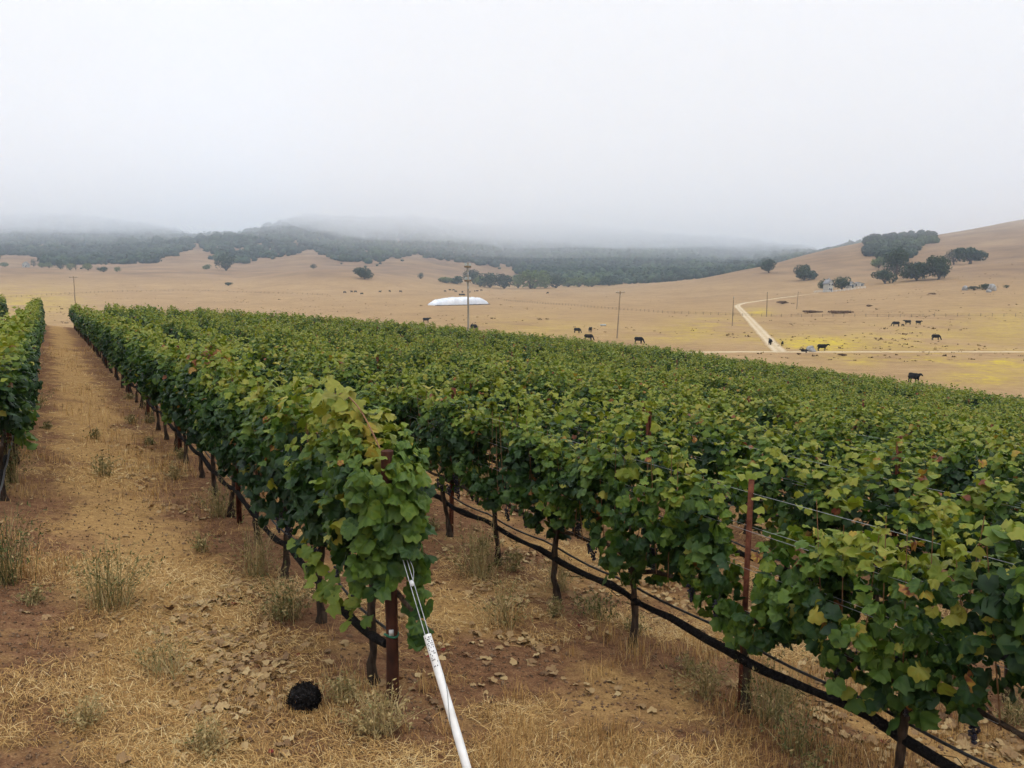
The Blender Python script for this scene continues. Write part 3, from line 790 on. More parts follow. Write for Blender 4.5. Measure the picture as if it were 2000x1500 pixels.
# ------------------------------------------------------------------ white covered silage pile
def tarp_pile():
    a0, _ = ground_at(851, 597); a1, _ = ground_at(955, 594.5)
    dx, dy = a1[0] - a0[0], a1[1] - a0[1]; Lp = math.hypot(dx, dy); rz = math.atan2(dy, dx)
    ca, sa = math.cos(rz), math.sin(rz)
    root = empty('silage_pile', a0, rz)
    def gl(X_, Y_): return ground_z(a0[0] + X_ * ca - Y_ * sa, a0[1] + X_ * sa + Y_ * ca, False) - a0[2]
    nx, ny = 110, 40
    a = np.linspace(-1, 1, nx); b = np.linspace(-1, 1, ny)
    A, B = np.meshgrid(a, b)
    prof = (1 - np.where(A < 0, np.abs(A) ** 5, np.abs(A) ** 9)).clip(0) ** 0.6 * (1 - np.abs(B) ** 6).clip(0) ** 0.6
    Zs = 3.9 * prof * (0.90 + 0.10 * np.cos(A * 2.4 - .3))
    Zs += prof * (0.70 * fbm(A * 9, B * 3, 3) + 0.16 * np.abs(vnoise(A * 24, B * 2, 8)))
    Zs += -0.55 * prof * np.exp(-((A + 0.42) / 0.05) ** 2) * (B < 0.2) - 0.5 * prof * np.exp(-((A + 0.02) / 0.05) ** 2) * (B < 0.1)
    X_ = (A + 1) * Lp / 2; Y_ = B * 5.0 + 5.0 + 0.5 * vnoise(A * 9, B, 4) * (np.abs(B) > .6)
    V = np.stack([X_, Y_, Zs + gl(X_, Y_) - 0.05], -1).reshape(-1, 3)
    i = np.arange(ny - 1)[:, None] * nx; j = np.arange(nx - 1)[None]
    F = np.stack([i + j, i + j + 1, i + nx + j + 1, i + nx + j], -1).reshape(-1, 4)
    add_obj('tarp', new_mesh('tarp', V, F, M['tarp'], True), root)
    th = np.linspace(0, 2 * np.pi, 15)
    tm = Geo().tube(np.stack([np.cos(th) * 0.42, np.sin(th) * 0.42, 0 * th], -1), 0.17, 6, False).mesh('tyre', M['tyre'], True)
    r = random.Random(3)
    for k in range(64):
        x = Lp * (k + r.uniform(.1, .9)) / 64; y = -0.35 + r.uniform(-.15, .25)
        add_obj('tyre', tm, root, (x, y, float(gl(np.array([x]), np.array([y]))[0]) + 0.14), (r.uniform(-.2, .2), r.uniform(-.2, .2), 0))
    return tag(root, 'long pile covered by a white tarp held down along its edge, on the pasture', 'covered pile')
tarp_pile()

# water trough and feeder
def trough(name, label, px, py, w, d, h, mat):
    p, t = ground_at(px, py)
    root = empty(name, p, 0.1)
    g = Geo()
    for s in (-1, 1):
        g.box((0, s * d / 2, h / 2 + 0.12), (w, 0.06, h)); g.box((s * w / 2, 0, h / 2 + 0.12), (0.06, d - 0.07, h - 0.01))
    g.box((0, 0, 0.2), (w - 0.08, d - 0.08, 0.06))
    add_obj('basin', g.mesh('basin', M[mat]), root)
    for sx in (-1, 1):
        add_obj('foot', Geo().box((sx * w * 0.36, 0, 0.02), (0.14, d * 0.9, 0.18)).mesh('foot', M['fence_wood']), root)
    return tag(root, label, 'trough')
trough('water_trough', 'small pale metal water trough left of the leaning pole', 1178, 637, 1.7, 0.8, 0.45, 'galv')
trough('feed_trough', 'long dark feed trough on the pasture behind the white tarp', 902, 577, 4.6, 1.4, 1.2, 'tyre')

def boulder(name, label, px, py, w, h, seed, group=None, dx=0.0):
    p, t = ground_at(px, py)
    r = np.random.default_rng(seed)
    bv, bf = ICO2
    V = bv * (1 + 0.35 * (vnoise(bv[:, 0] * 1.7 + seed, bv[:, 1] * 1.7 + bv[:, 2] * 1.3, seed)))[:, None]
    V = V * [w / 2, w / 2 * 0.8, h * 0.75]; V[:, 2] += h * 0.25
    o = add_obj(name, new_mesh(name, V, bf, M['rock']), None, p, (0, 0, r.uniform(0, 6)))
    return tag(o, label, 'rock', group)
boulder('boulder', 'larger grey boulder beside the black cow on the level track', 1582, 686.5, 1.9, 1.25, 3)
boulder('boulder', 'smaller grey boulder in front of the larger one by the level track', 1587, 688, 1.5, 0.8, 4)
boulder('boulder', 'pale rock at the left end of the shrubby outcrop on the right slope', 1885, 567, 3.0, 2.2, 5)
boulder('boulder', 'pale rock at the right end of the shrubby outcrop on the right slope', 1937, 568, 4.0, 3.0, 6)
boulder('boulder', 'flat pale rock below the shrubby outcrop on the right slope', 1931, 571, 3.0, 1.4, 7)
for k, (a, b, w, h, mt, lb) in enumerate([(1902, 567, 26, 9, 'grey_shrub', 'grey green shrub in the middle of the rocky outcrop'), (1925, 566, 30, 12, 'oak', 'dark shrub at the right of the rocky outcrop'),
        (1966, 563, 12, 7, 'oak', 'small dark bush apart to the right of the rocky outcrop'), (1528, 593.5, 28, 6, 'brush', 'low brown brush patch inside the road bend'),
        (1585, 611, 40, 4, 'brush', 'thin strip of brown brush beside the pole in the road bend'), (1640, 611.5, 50, 4, 'brush', 'long thin strip of brown brush right of the road bend'), (1697, 599, 14, 4, 'brush', 'small brown brush tuft on the slope right of the road'),
        (1645, 695, 20, 5, 'brush', 'dry brown brush just below the level track'), (1560, 693, 12, 4, 'brush', 'small dry brush below the level track near the junction'), (1822, 575, 16, 3, 'brush', 'brown brush tuft left below the rocky outcrop')]):
    tree('shrub', lb, a, b, w, h, mt, 90 + k, None, 0.05, 7, 500, 'shrub')

# scattered low tufts over the pasture
r = np.random.default_rng(123)
D_ = np.exp(r.uniform(math.log(120), math.log(950), 5200)); px_ = r.uniform(-40, 2040, 5200)
X = (px_ - 1000) / 1663.0 * D_; Y = D_; u_, v_ = uv_of(X, Y)
k = ((v_ > vmax(u_) + 8) | (u_ > 96)) & (fbm(X / 40, Y / 40, 47, 3) > 0.05)
X, Y = X[k], Y[k]; n = len(X); Z = ground_z(X, Y, False); t = r.uniform(0.10, 0.34, n) * np.where(r.random(n) < .06, 2.0, 1)
kk = 9
B = np.stack([X, Y, Z - .03], -1)[:, None] + r.normal(0, .5, (n, kk, 3)) * t[:, None, None] * [1.3, 1.3, 0]
a = r.uniform(0, 6.28, (n, kk)); dv_ = np.stack([np.cos(a) * .6, np.sin(a) * .6, r.uniform(.5, 1.1, (n, kk))], -1) * t[:, None, None]
sv = np.stack([-np.sin(a), np.cos(a), 0 * a], -1) * t[:, None, None] * .45
V = np.stack([B - sv, B + sv, B + dv_], 2).reshape(-1, 3)
tag(add_obj('pasture_tufts', new_mesh('pasture_tufts', V, np.arange(n * kk * 3).reshape(-1, 3), M['pasture_tuft'], tint=np.repeat(r.random(n), kk * 3))), 'low dry tufts scattered over the pasture', 'grass', kind='stuff')

# ------------------------------------------------------------------ cattle
def cow_mesh(pose, name):
    """one continuous skin: loft of trunk, legs, neck, head fused by a voxel remesh"""
    g = Geo()
    # trunk along +x (head end +x)
    T_ = [(-0.82, 1.08, .17, .20), (-0.72, 1.05, .26, .33), (-0.45, 1.0, .33, .40), (-0.1, .96, .37, .42), (0.25, .97, .35, .42), (0.55, 1.0, .30, .42), (0.78, 1.02, .22, .34), (0.92, 1.02, .12, .2)]
    th = np.linspace(0, 2 * np.pi, 12, endpoint=False)
    dz = -0.52 if pose == 'lying' else 0.0
    V = np.array([[x, math.cos(a) * w, z + dz + math.sin(a) * h] for x, z, w, h in T_ for a in th])
    i = np.arange(len(T_) - 1)[:, None] * 12; j = np.arange(12)[None]
    g.add(V, np.stack([i + j, i + (j + 1) % 12, i + 12 + (j + 1) % 12, i + 12 + j], -1).reshape(-1, 4))
    for e, x in ((0, -0.86), (len(T_) - 1, 0.95)):
        q = np.arange(12); c = np.vstack([V[e * 12:e * 12 + 12], [[x, 0, T_[e][1] + dz]]])
        f = np.stack([q, (q + 1) % 12, np.full(12, 12)], -1); g.add(c, f if e else f[:, ::-1])
    def limb(P, rr): g.tube(P, rr, 8)
    if pose == 'lying':
        for s in (-1, 1):
            limb([[0.5, s * .25, .3], [0.75, s * .34, .14], [0.45, s * .4, .1]], [.13, .09, .07])
            limb([[-0.5, s * .28, .3], [-0.15, s * .42, .16], [-0.5, s * .46, .1]], [.2, .12, .08])
    else:
        st_ = 0.10 if pose == 'walk' else 0.03
        for s in (-1, 1):
            limb([[0.58, s * .19, .85], [0.60 + s * st_, s * .19, .50], [0.58 + s * st_, s * .18, .40], [0.60 + s * st_ * 1.6, s * .18, .08], [0.64 + s * st_ * 1.6, s * .18, .0]], [.17, .11, .085, .075, .085])
            limb([[-0.62, s * .2, .95], [-0.55 - s * st_, s * .21, .62], [-0.72 - s * st_, s * .2, .42], [-0.66 - s * st_ * 1.5, s * .19, .08], [-0.62 - s * st_ * 1.5, s * .19, .0]], [.23, .15, .09, .075, .085])
    if pose == 'graze':
        nk = [[0.72, 0, 1.08], [0.98, 0, .88], [1.12, 0, .58]]; hd = [[1.10, 0, .62], [1.20, 0, .40], [1.30, 0, .17], [1.33, 0, .06]]
    elif pose == 'lying':
        nk = [[0.7, 0, .58], [0.95, 0, .78], [1.08, 0, .92]]; hd = [[1.02, 0, .95], [1.22, 0, .9], [1.42, 0, .78], [1.50, 0, .74]]
    else:
        nk = [[0.72, 0, 1.1], [0.98, 0, 1.22], [1.18, 0, 1.34]]; hd = [[1.12, 0, 1.36], [1.30, 0, 1.30], [1.50, 0, 1.18], [1.58, 0, 1.13]]
    limb(nk, [.27, .20, .15]); limb(hd, [.13, .145, .10, .085])
    h0 = np.array(hd[0])
    for s in (-1, 1):
        limb([h0 + [0.0, s * .1, .03], h0 + [-0.04, s * .22, .03], h0 + [-0.05, s * .3, .0]], [.045, .06, .03])
    z0 = 1.2 + dz
    limb([[-0.8, 0, z0], [-0.92, 0, z0 - .1], [-0.95, 0, z0 - .5], [-0.94, 0, max(z0 - .85, .06)]], [.05, .04, .03, .055])
    V, T = g.arrays()
    tmp = bpy.data.objects.new('tmp', new_mesh('tmp', V, T)); col.objects.link(tmp)
    md = tmp.modifiers.new('r', 'REMESH'); md.mode = 'VOXEL'; md.voxel_size = 0.045; md.use_smooth_shade = True
    sm = tmp.modifiers.new('s', 'SMOOTH'); sm.iterations = 3
    dg = bpy.context.evaluated_depsgraph_get()
    me = bpy.data.meshes.new_from_object(tmp.evaluated_get(dg)); me.name = name
    me.materials.clear(); me.materials.append(M['hide'])
    bpy.data.objects.remove(tmp)
    return me
COW = {p: cow_mesh(p, 'cow_' + p) for p in ('graze', 'stand', 'walk', 'lying')}
def cow(label, px, py, pose, heading, s=1.0, group=None):
    p, t = ground_at(px, py)
    o = add_obj('cow', COW[pose], None, p, (0, 0, R(heading)), (s, s, s))
    return tag(o, label, 'cow', group)
NG = 'black cattle on the pasture'
cow('black cow nearest the vineyard fence, facing right', 1784, 748, 'stand', -72, 1.05, NG)
cow('single black cow grazing right below the group of three', 1827, 664.5, 'graze', -8, 1.0, NG)
cow('leftmost black cow of the three above the single grazer', 1750, 637.5, 'graze', 160, 1.05, NG)
cow('middle black cow of the three on the right pasture', 1773, 634, 'stand', 175, 1.0, NG)
cow('rightmost black cow of the three on the right pasture', 1793, 634.5, 'walk', -60, .95, NG)
cow('tiny black calf between the three cows on the right pasture', 1763, 637.5, 'graze', 20, .5, NG)
cow('black cow standing side on beside the boulder at the track', 1605, 685.5, 'stand', -6, 1.0, NG)
cow('black cow walking on the dirt road, seen end on', 1504.5, 674.5, 'walk', 84, 1.0, NG)
cow('small black calf at the right edge of the dirt road', 1528, 675.5, 'stand', 70, .68, NG)
cow('black calf lying in front of the boulders by the track', 1571, 688, 'lying', 170, .7, NG)
cow('black cow at the upper left of the grazing cows by the leaning pole', 1127, 650.5, 'graze', -30, 1.0, NG)
cow('black cow seen end on above the largest grazing cow', 1153, 649, 'stand', -80, 1.0, NG)
cow('largest black cow grazing just above the vines left of the pole', 1149, 665, 'graze', -20, 1.08, NG)
cow('black cow grazing right of the leaning pole', 1247, 671, 'graze', -28, 1.08, NG)
cow('black cow half hidden behind the vines below the white tarp', 832, 630, 'stand', 4, 1.15, NG)
cow('black cow peeking over the vines right of the tall pole', 925, 645, 'graze', -35, 1.2, NG)
for k, (a, b, q, hd_) in enumerate([(673, 573, 'graze', 20), (687, 571.5, 'stand', 170), (694, 571.5, 'graze', 30), (707, 575.5, 'graze', 200), (742, 571.5, 'stand', 5), (761, 570.5, 'graze', 60), (782, 571, 'graze', 10),
        (869, 570.5, 'graze', 10), (879, 568, 'stand', 185), (885.5, 568, 'graze', 5), (890, 571, 'graze', 20), (903, 572, 'stand', 60), (918, 572, 'walk', 85), (927.5, 570, 'stand', 90), (932, 570, 'walk', 0), (940, 568.5, 'graze', 10), (1070, 574, 'graze', 170)]):
    cow('tiny black cow far off on the pasture left of the white tarp' if a < 800 else ('lone tiny black cow far off right of the valley trees' if a > 1000 else 'tiny black cow in the far herd behind the white tarp'),
        a, b, q, hd_, 1.05, 'far cattle left of the tarp' if a < 800 else ('far herd behind the tarp' if a < 1000 else None))

# ------------------------------------------------------------------ grapevine leaves
def leaf_template(detail, seed, cup=0.16):
    r = np.random.default_rng(seed)
    half = [(0, .62), (12, .53), (24, .53), (35, .46), (47, .54), (59, .59), (73, .53), (87, .48), (104, .55), (122, .53), (141, .49), (161, .40)]
    if detail == 1:
        half = [(0, .62), (30, .49), (58, .59), (87, .50), (122, .55), (160, .39)]
    pts = [(a, q) for a, q in half] + [(180, .13)] + [(360 - a, q) for a, q in half[:0:-1]]
    A = np.radians([p[0] for p in pts]); Q = np.array([p[1] for p in pts]) * r.uniform(0.93, 1.07, len(pts))
    x = np.sin(A) * Q; y = 0.38 + np.cos(A) * Q
    z = -cup * (x ** 2 * 2.2) - 0.16 * np.maximum(y - 0.4, 0) ** 1.5 + 0.05 * np.sin(A * 5 + r.uniform(0, 6)) + r.uniform(-.02, .02, len(pts))
    V = np.vstack([[0, 0.38, 0.05], np.stack([x, y, z], -1)])
    n = len(pts); k = np.arange(n)
    F = np.stack([np.zeros(n, int), 1 + (k + 1) % n, 1 + k], -1)
    return V, F
LT2 = [leaf_template(2, s, c) for s, c in ((1, .2), (2, .6), (3, -.35), (4, 1.0))]
LT1 = [leaf_template(1, s, c) for s, c in ((5, .2), (6, .6), (7, -.3), (8, .9))]
def quilted(seed, cup):
    V, F = leaf_template(2, seed, cup); n = len(V) - 1; c = V[0]
    A = np.arange(n) / n * 2 * np.pi; rib = np.cos(A * 5)
    mid = c + (V[1:] - c) * 0.55; mid[:, 2] += 0.035 - 0.035 * rib
    V2 = np.vstack([[c - [0, 0, .02]], mid, V[1:]]); k = np.arange(n); k2 = (k + 1) % n
    F2 = np.concatenate([np.stack([0 * k, 1 + k2, 1 + k], -1), np.stack([1 + k, 1 + k2, 1 + n + k2], -1), np.stack([1 + k, 1 + n + k2, 1 + n + k], -1)])
    return V2, F2
LTQ = [quilted(s, c) for s, c in ((1, .2), (2, .6), (3, -.35), (4, 1.0))]
LT0 = [(np.array([[0, 0, 0], [.55, .40, -.08], [0, 1.0, -.12], [-.55, .40, -.08]]), np.array([[0, 1, 2], [0, 2, 3]]))]

def unit(a): return a / (np.linalg.norm(a, axis=-1, keepdims=True) + 1e-9)
def vine_leaves(r, n, top=1.86, half=0.74, size=(0.05, 0.132), bottom=0.68, arch=0.60, seed=0, shoots=7, yellow=0.0, width=1.0, gap=0.0):
    """positions, frames, sizes and tints of one vine's leaves; x along the row, y across, z up"""
    m = int(n * 1.9)
    s = r.uniform(-half, half, m); q = r.random(m)
    tp = top + 0.10 - 0.30 * np.abs(s / half) ** 2.2 + 0.26 * vnoise(s * 3.2 + seed * 7.3, np.full(m, 0.5), 51) + 0.07 * vnoise(s * 8 + seed, np.full(m, 1.5), 52) + 0.10 * vnoise(s * 4.5 + seed * 2, np.full(m, 9.5), 58)
    bt = bottom + arch * np.clip(np.abs(s) / half, 0, 1) ** 1.3 + 0.14 * vnoise(s * 5 + seed * 3.1, np.full(m, 2.5), 53)
    h = bt + (tp - bt) * (q ** 0.88)
    f = (h - bt) / (tp - bt)
    w = width * (0.10 + 0.15 * np.sin(np.pi * np.clip(f * 0.80 + 0.12, 0, 1))) * (1.18 - 0.42 * (s / half) ** 2) * (1 + 0.45 * vnoise(s * 3.1 + seed * 5, h * 2.7, 54) + 0.18 * vnoise(s * 8, h * 8 + seed, 55))
    side = np.where(r.random(m) < 0.5, -1.0, 1.0)
    inner = r.random(m) < 0.24
    y = side * w * np.where(inner, r.uniform(0, 0.7, m), r.uniform(0.78, 1.12, m))
    keep = np.ones(m, bool)
    holes = vnoise(s * 2.1 + seed * 2.3, h * 2.3 + side * 3, 56)
    keep &= holes > -0.55 + gap
    pos = np.stack([s, y, h], -1)[keep]; f = f[keep]; side = side[keep]; inner = inner[keep]
    pos, f, side, inner = pos[:n], f[:n], side[:n], inner[:n]
    k = len(pos)
    el = np.radians(np.clip(18 + 62 * f ** 2.2 + r.normal(0, 27, k), -25, 88))
    az = r.normal(0, 0.8, k)
    nrm = np.stack([np.sin(az) * np.cos(el), side * np.cos(az) * np.cos(el), np.sin(el)], -1)
    size_ = r.uniform(*size, k) * (1 - 0.22 * f)
    tint = 0.05 + 0.22 * r.random(k) + 0.62 * np.clip((f - 0.58) / 0.42, 0, 1) ** 1.3 * r.random(k) ** 0.5 + 0.26 * np.clip(vnoise(pos[:, 0] * 2.6 + seed, pos[:, 2] * 2.6, 57), -.4, 1)  # yellower young growth on top; sides darkened to paint shade between rows
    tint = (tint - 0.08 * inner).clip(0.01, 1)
    # shoots that arch out of the top and flop over
    for q_ in range(shoots):
        s0 = float(np.clip(r.normal(0, half * .5), -half, half)); sd = r.choice([-1, 1]); L = r.uniform(0.35, 0.75); nl = int(L / 0.055)
        t = np.linspace(0, 1, nl); dx = r.uniform(-0.35, 0.35)
        out = r.uniform(0.02, 0.18)
        p = np.stack([s0 + dx * t, sd * (0.06 + out * t ** 1.4), top - 0.18 + r.uniform(0.15, 0.58) * np.sin(t * math.pi * r.uniform(0.55, 0.95))], -1)
        p += r.normal(0, 0.035, p.shape)
        e2 = np.radians(r.uniform(25, 85, nl)); a2 = r.uniform(0, 6.28, nl)
        pos = np.vstack([pos, p]); nrm = np.vstack([nrm, np.stack([np.cos(a2) * np.cos(e2), np.sin(a2) * np.cos(e2), np.sin(e2)], -1)])
        size_ = np.concatenate([size_, r.uniform(size[0] * 0.7, size[1] * 0.85, nl) * (1.05 - 0.5 * t)])
        tint = np.concatenate([tint, 0.44 + 0.26 * r.random(nl) + 0.08 * t])
        f = np.concatenate([f, np.ones(nl)]); inner = np.concatenate([inner, np.zeros(nl, bool)])
    k = len(pos)
    rr = r.random(k)
    tint = np.where(rr < 0.014 + yellow, r.uniform(0.68, 0.84, k), tint)
    tint = np.where(rr > 0.992, r.uniform(0.92, 1.0, k), tint)
    tip = np.tile([0.0, 0.0, -1.0], (k, 1)) + r.normal(0, 0.45, (k, 3)) + 0.4 * nrm * [1, 1, 0]
    nrm = unit(nrm)
    tip = unit(tip - nrm * (tip * nrm).sum(1, keepdims=True))
    xa = np.cross(tip, nrm)
    Rm = np.stack([xa, tip, nrm], -1)
    return pos, Rm, size_, tint, f, inner

def leaves_mesh(name, pos, Rm, size_, tint, templates, mat, r):
    Vs, Fs, Ts = [], [], []; base = 0
    w = r.integers(0, len(templates), len(pos))
    for t, (tv, tf) in enumerate(templates):
        q = np.flatnonzero(w == t)
        if not len(q): continue
        V = np.einsum('nij,mj->nmi', Rm[q], tv) * size_[q][:, None, None] * 1.05 + pos[q][:, None]
        Vs.append(V.reshape(-1, 3)); Fs.append((tf[None] + base + (np.arange(len(q)) * len(tv))[:, None, None]).reshape(-1, 3))
        tt = np.repeat(tint[q], len(tv)).reshape(len(q), -1)
        tt = tt + 0.05 * (np.arange(len(tv))[None] > 0) * (tt < 0.7)          # paler margins
        Ts.append(tt.ravel()); base += len(q) * len(tv)
    return new_mesh(name, np.concatenate(Vs), np.concatenate(Fs), mat, smooth=True, tint=np.concatenate(Ts))

def trunk_mesh(seed):
    r = np.random.default_rng(seed + 500)
    z = np.linspace(-0.12, 0.80, 11)
    P = np.stack([np.cumsum(r.normal(0, 0.012, 11)), np.cumsum(r.normal(0, 0.012, 11)), z], -1)
    P[:, :2] -= P[1, :2]
    rad_ = np.interp(z, [-0.12, 0.04, 0.2, 0.7, 0.8], [0.062, 0.045, 0.029, 0.027, 0.042]) * r.uniform(0.85, 1.2, 11)
    g = Geo().tube(P, rad_, 8)
    return g.mesh('trunk', M['bark'], True), P[-1]
def cordon_mesh(seed, top):
    r = np.random.default_rng(seed + 600)
    x = np.linspace(-0.68, 0.68, 15)
    P = np.stack([x + top[0], top[1] + r.normal(0, .008, 15), 0.80 + 0.03 * np.sin(x * 5 + seed) - 0.06 * np.exp(-(x / .12) ** 2)], -1)
    g = Geo().tube(P, 0.022 * (1 - 0.4 * np.abs(x)) * r.uniform(.85, 1.2, 15), 7)
    return g.mesh('cordon', M['bark'], True)
def cane_mesh(seed):
    r = np.random.default_rng(seed + 700); g = Geo()
    for k in range(9):
        x0 = -0.62 + 1.24 * k / 8; t = np.linspace(0, 1, 6)
        P = np.stack([x0 + r.uniform(-.12, .12) * t, r.uniform(-.12, .12) * t, 0.8 + (1.1 + r.uniform(-.1, .25)) * t], -1)
        g.tube(P, np.linspace(.006, .003, 6), 4, False)
    return g.mesh('canes', M['cane'], True)
def grape_mesh(seed):
    r = np.random.default_rng(seed + 800); g = Geo(); bv, bf = ICO1
    for k in range(38):
        t = r.random() ** 0.8; a = r.uniform(0, 6.28); q = 0.042 * (1 - 0.75 * t) * math.sqrt(r.random())
        g.add(bv * 0.0105 + [q * math.cos(a), q * math.sin(a), -0.02 - 0.13 * t], bf)
    g.tube([[0, 0, 0.04], [0, 0, -0.02]], 0.003, 4)
    return g.mesh('grape_cluster', M['grape'], True)
TR = [trunk_mesh(k) for k in range(6)]
CO = [cordon_mesh(k, TR[k % 6][1]) for k in range(6)]
CA = [cane_mesh(k) for k in range(4)]
GR = [grape_mesh(k) for k in range(3)]
NVAR = 12
FOL = []
for k in range(NVAR):
    r = np.random.default_rng(900 + k)
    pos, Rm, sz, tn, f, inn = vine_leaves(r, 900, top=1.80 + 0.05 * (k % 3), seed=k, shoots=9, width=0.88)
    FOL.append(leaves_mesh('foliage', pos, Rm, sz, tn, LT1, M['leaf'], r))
# single leaves for the vines close to the camera: a few blade shapes in several shades
TINTS = [0.10, 0.18, 0.26, 0.34, 0.42, 0.50, 0.58, 0.66, 0.76, 0.86, 0.95]
LEAF_ME = []
for tv in TINTS:
    row = []
    for (v_, f_) in LTQ:
        n_ = (len(v_) - 1) // 2; tt = np.full(len(v_), tv); tt[1:1 + n_] += 0.045 * np.cos(np.arange(n_) / n_ * 10 * np.pi); tt[1 + n_:] += 0.06 * (tv < 0.7); tt[0] += 0.05
        row.append(new_mesh('leaf', v_, f_, M['leaf'], smooth=True, tint=tt))
    LEAF_ME.append(row)

ORD = ['first', 'second', 'third', 'fourth', 'fifth', 'sixth', 'seventh', 'eighth', 'ninth', 'tenth', 'eleventh', 'twelfth', 'thirteenth', 'fourteenth', 'fifteenth', 'sixteenth', 'seventeenth', 'eighteenth', 'nineteenth', 'twentieth']
def row_phrase(k):
    if k == -1: return 'row left of the straw track'
    if k < -1: return 'row hidden left of the straw track'
    return ORD[k] + ' row right of the straw track' if k < len(ORD) else 'far row of the vineyard'

# ------------------------------------------------------------------ place the vines
vines = []
for k in range(-3, LAST_ROW + 1):
    u = k * ROW_S
    v0 = 0.36 if k == 0 else (-0.82 - 3 * 1.34 if k == 1 else (6.6 if k < 0 else -3.5 + (k * 0.37) % 1.35))
    step = 1.34 if k == 1 else VINE_S
    n = int((vmax(u) - v0) / step)
    for q in range(n):
        v = v0 + q * step + (rng.normal(0, 0.05) if not (k in (0, 1) and q < 8) else 0)
        x, y = xy_of(u + rng.normal(0, 0.03), v)
        z = gz(x, y)
        a, b, Z_ = proj(x, y, z + 1.2)
        if y < 1.0 or a > 2000 + 260 + 900 / max(Z_, 1) or a < -420:
            continue
        d = math.sqrt(x * x + y * y + (z + 1.5 - CAM_Z) ** 2)
        infr = (-40 < a < 2040)
        vines.append(dict(k=k, q=q, u=u, v=v, p=(x, y, z), d=d, infr=infr, px=a))
shown = sorted([w for w in vines if w['infr']], key=lambda w: w['d'])
ids = set(id(w) for w in shown[:300])
near_out = [w for w in vines if not w['infr'] and w['d'] < 16]
hero = [w for w in shown if (w['k'] == 0 and w['q'] < 5) or (w['k'] == 1 and -4.0 < w['v'] < 6.0)][:13]
heroid = set(id(w) for w in hero)

HERO_SHAPE = {  # (row, position rounded) -> canopy settings read off the photograph
    (0, 0): dict(top=1.99, bottom=0.95, arch=0.1, shoots=14, yellow=0.09, half=0.52, width=1.05, label='grapevine with pale yellowing crown at the end post in front'),
    (0, 1): dict(top=1.88, shoots=10, label='leafy grapevine directly behind the yellowing end vine'),
    (0, 2): dict(top=1.88, shoots=9, label='third grapevine from the end post in the first row'),
    (0, 3): dict(top=1.87, shoots=9, label='fourth grapevine from the end post in the first row'),
    (0, 4): dict(top=1.86, shoots=9, label='fifth grapevine from the end post, below the red brown leaves'),
    (1, 1): dict(top=1.84, bottom=0.6, arch=0.3, shoots=9, yellow=0.03, label='leafy grapevine in the bottom right corner of the second row'),
    (1, 2): dict(top=1.78, bottom=0.58, arch=0.4, shoots=9, yellow=0.06, label='low hanging grapevine at the bottom right, its trunk crossing the net'),
    (1, 3): dict(top=1.74, bottom=0.58, arch=0.35, gap=0.18, shoots=5, half=0.70, label='thin grapevine that leaves the red steel post bare'),
    (1, 4): dict(top=1.88, bottom=0.60, arch=0.75, shoots=10, label='full grapevine tapering to a thin trunk, left of the bare red post'),
    (1, 5): dict(top=1.88, bottom=0.62, arch=0.7, shoots=9, label='grapevine second left of the bare red post in the second row'),
    (1, 6): dict(top=1.87, bottom=0.66, arch=0.7, shoots=8, label='grapevine third left of the bare red post in the second row'),
    (1, 7): dict(top=1.87, bottom=0.66, arch=0.7, shoots=8, label='grapevine fourth left of the bare red post in the second row'),
    (1, 8): dict(top=1.87, label='grapevine fifth left of the bare red post, half behind the end vine'),
}
far = []
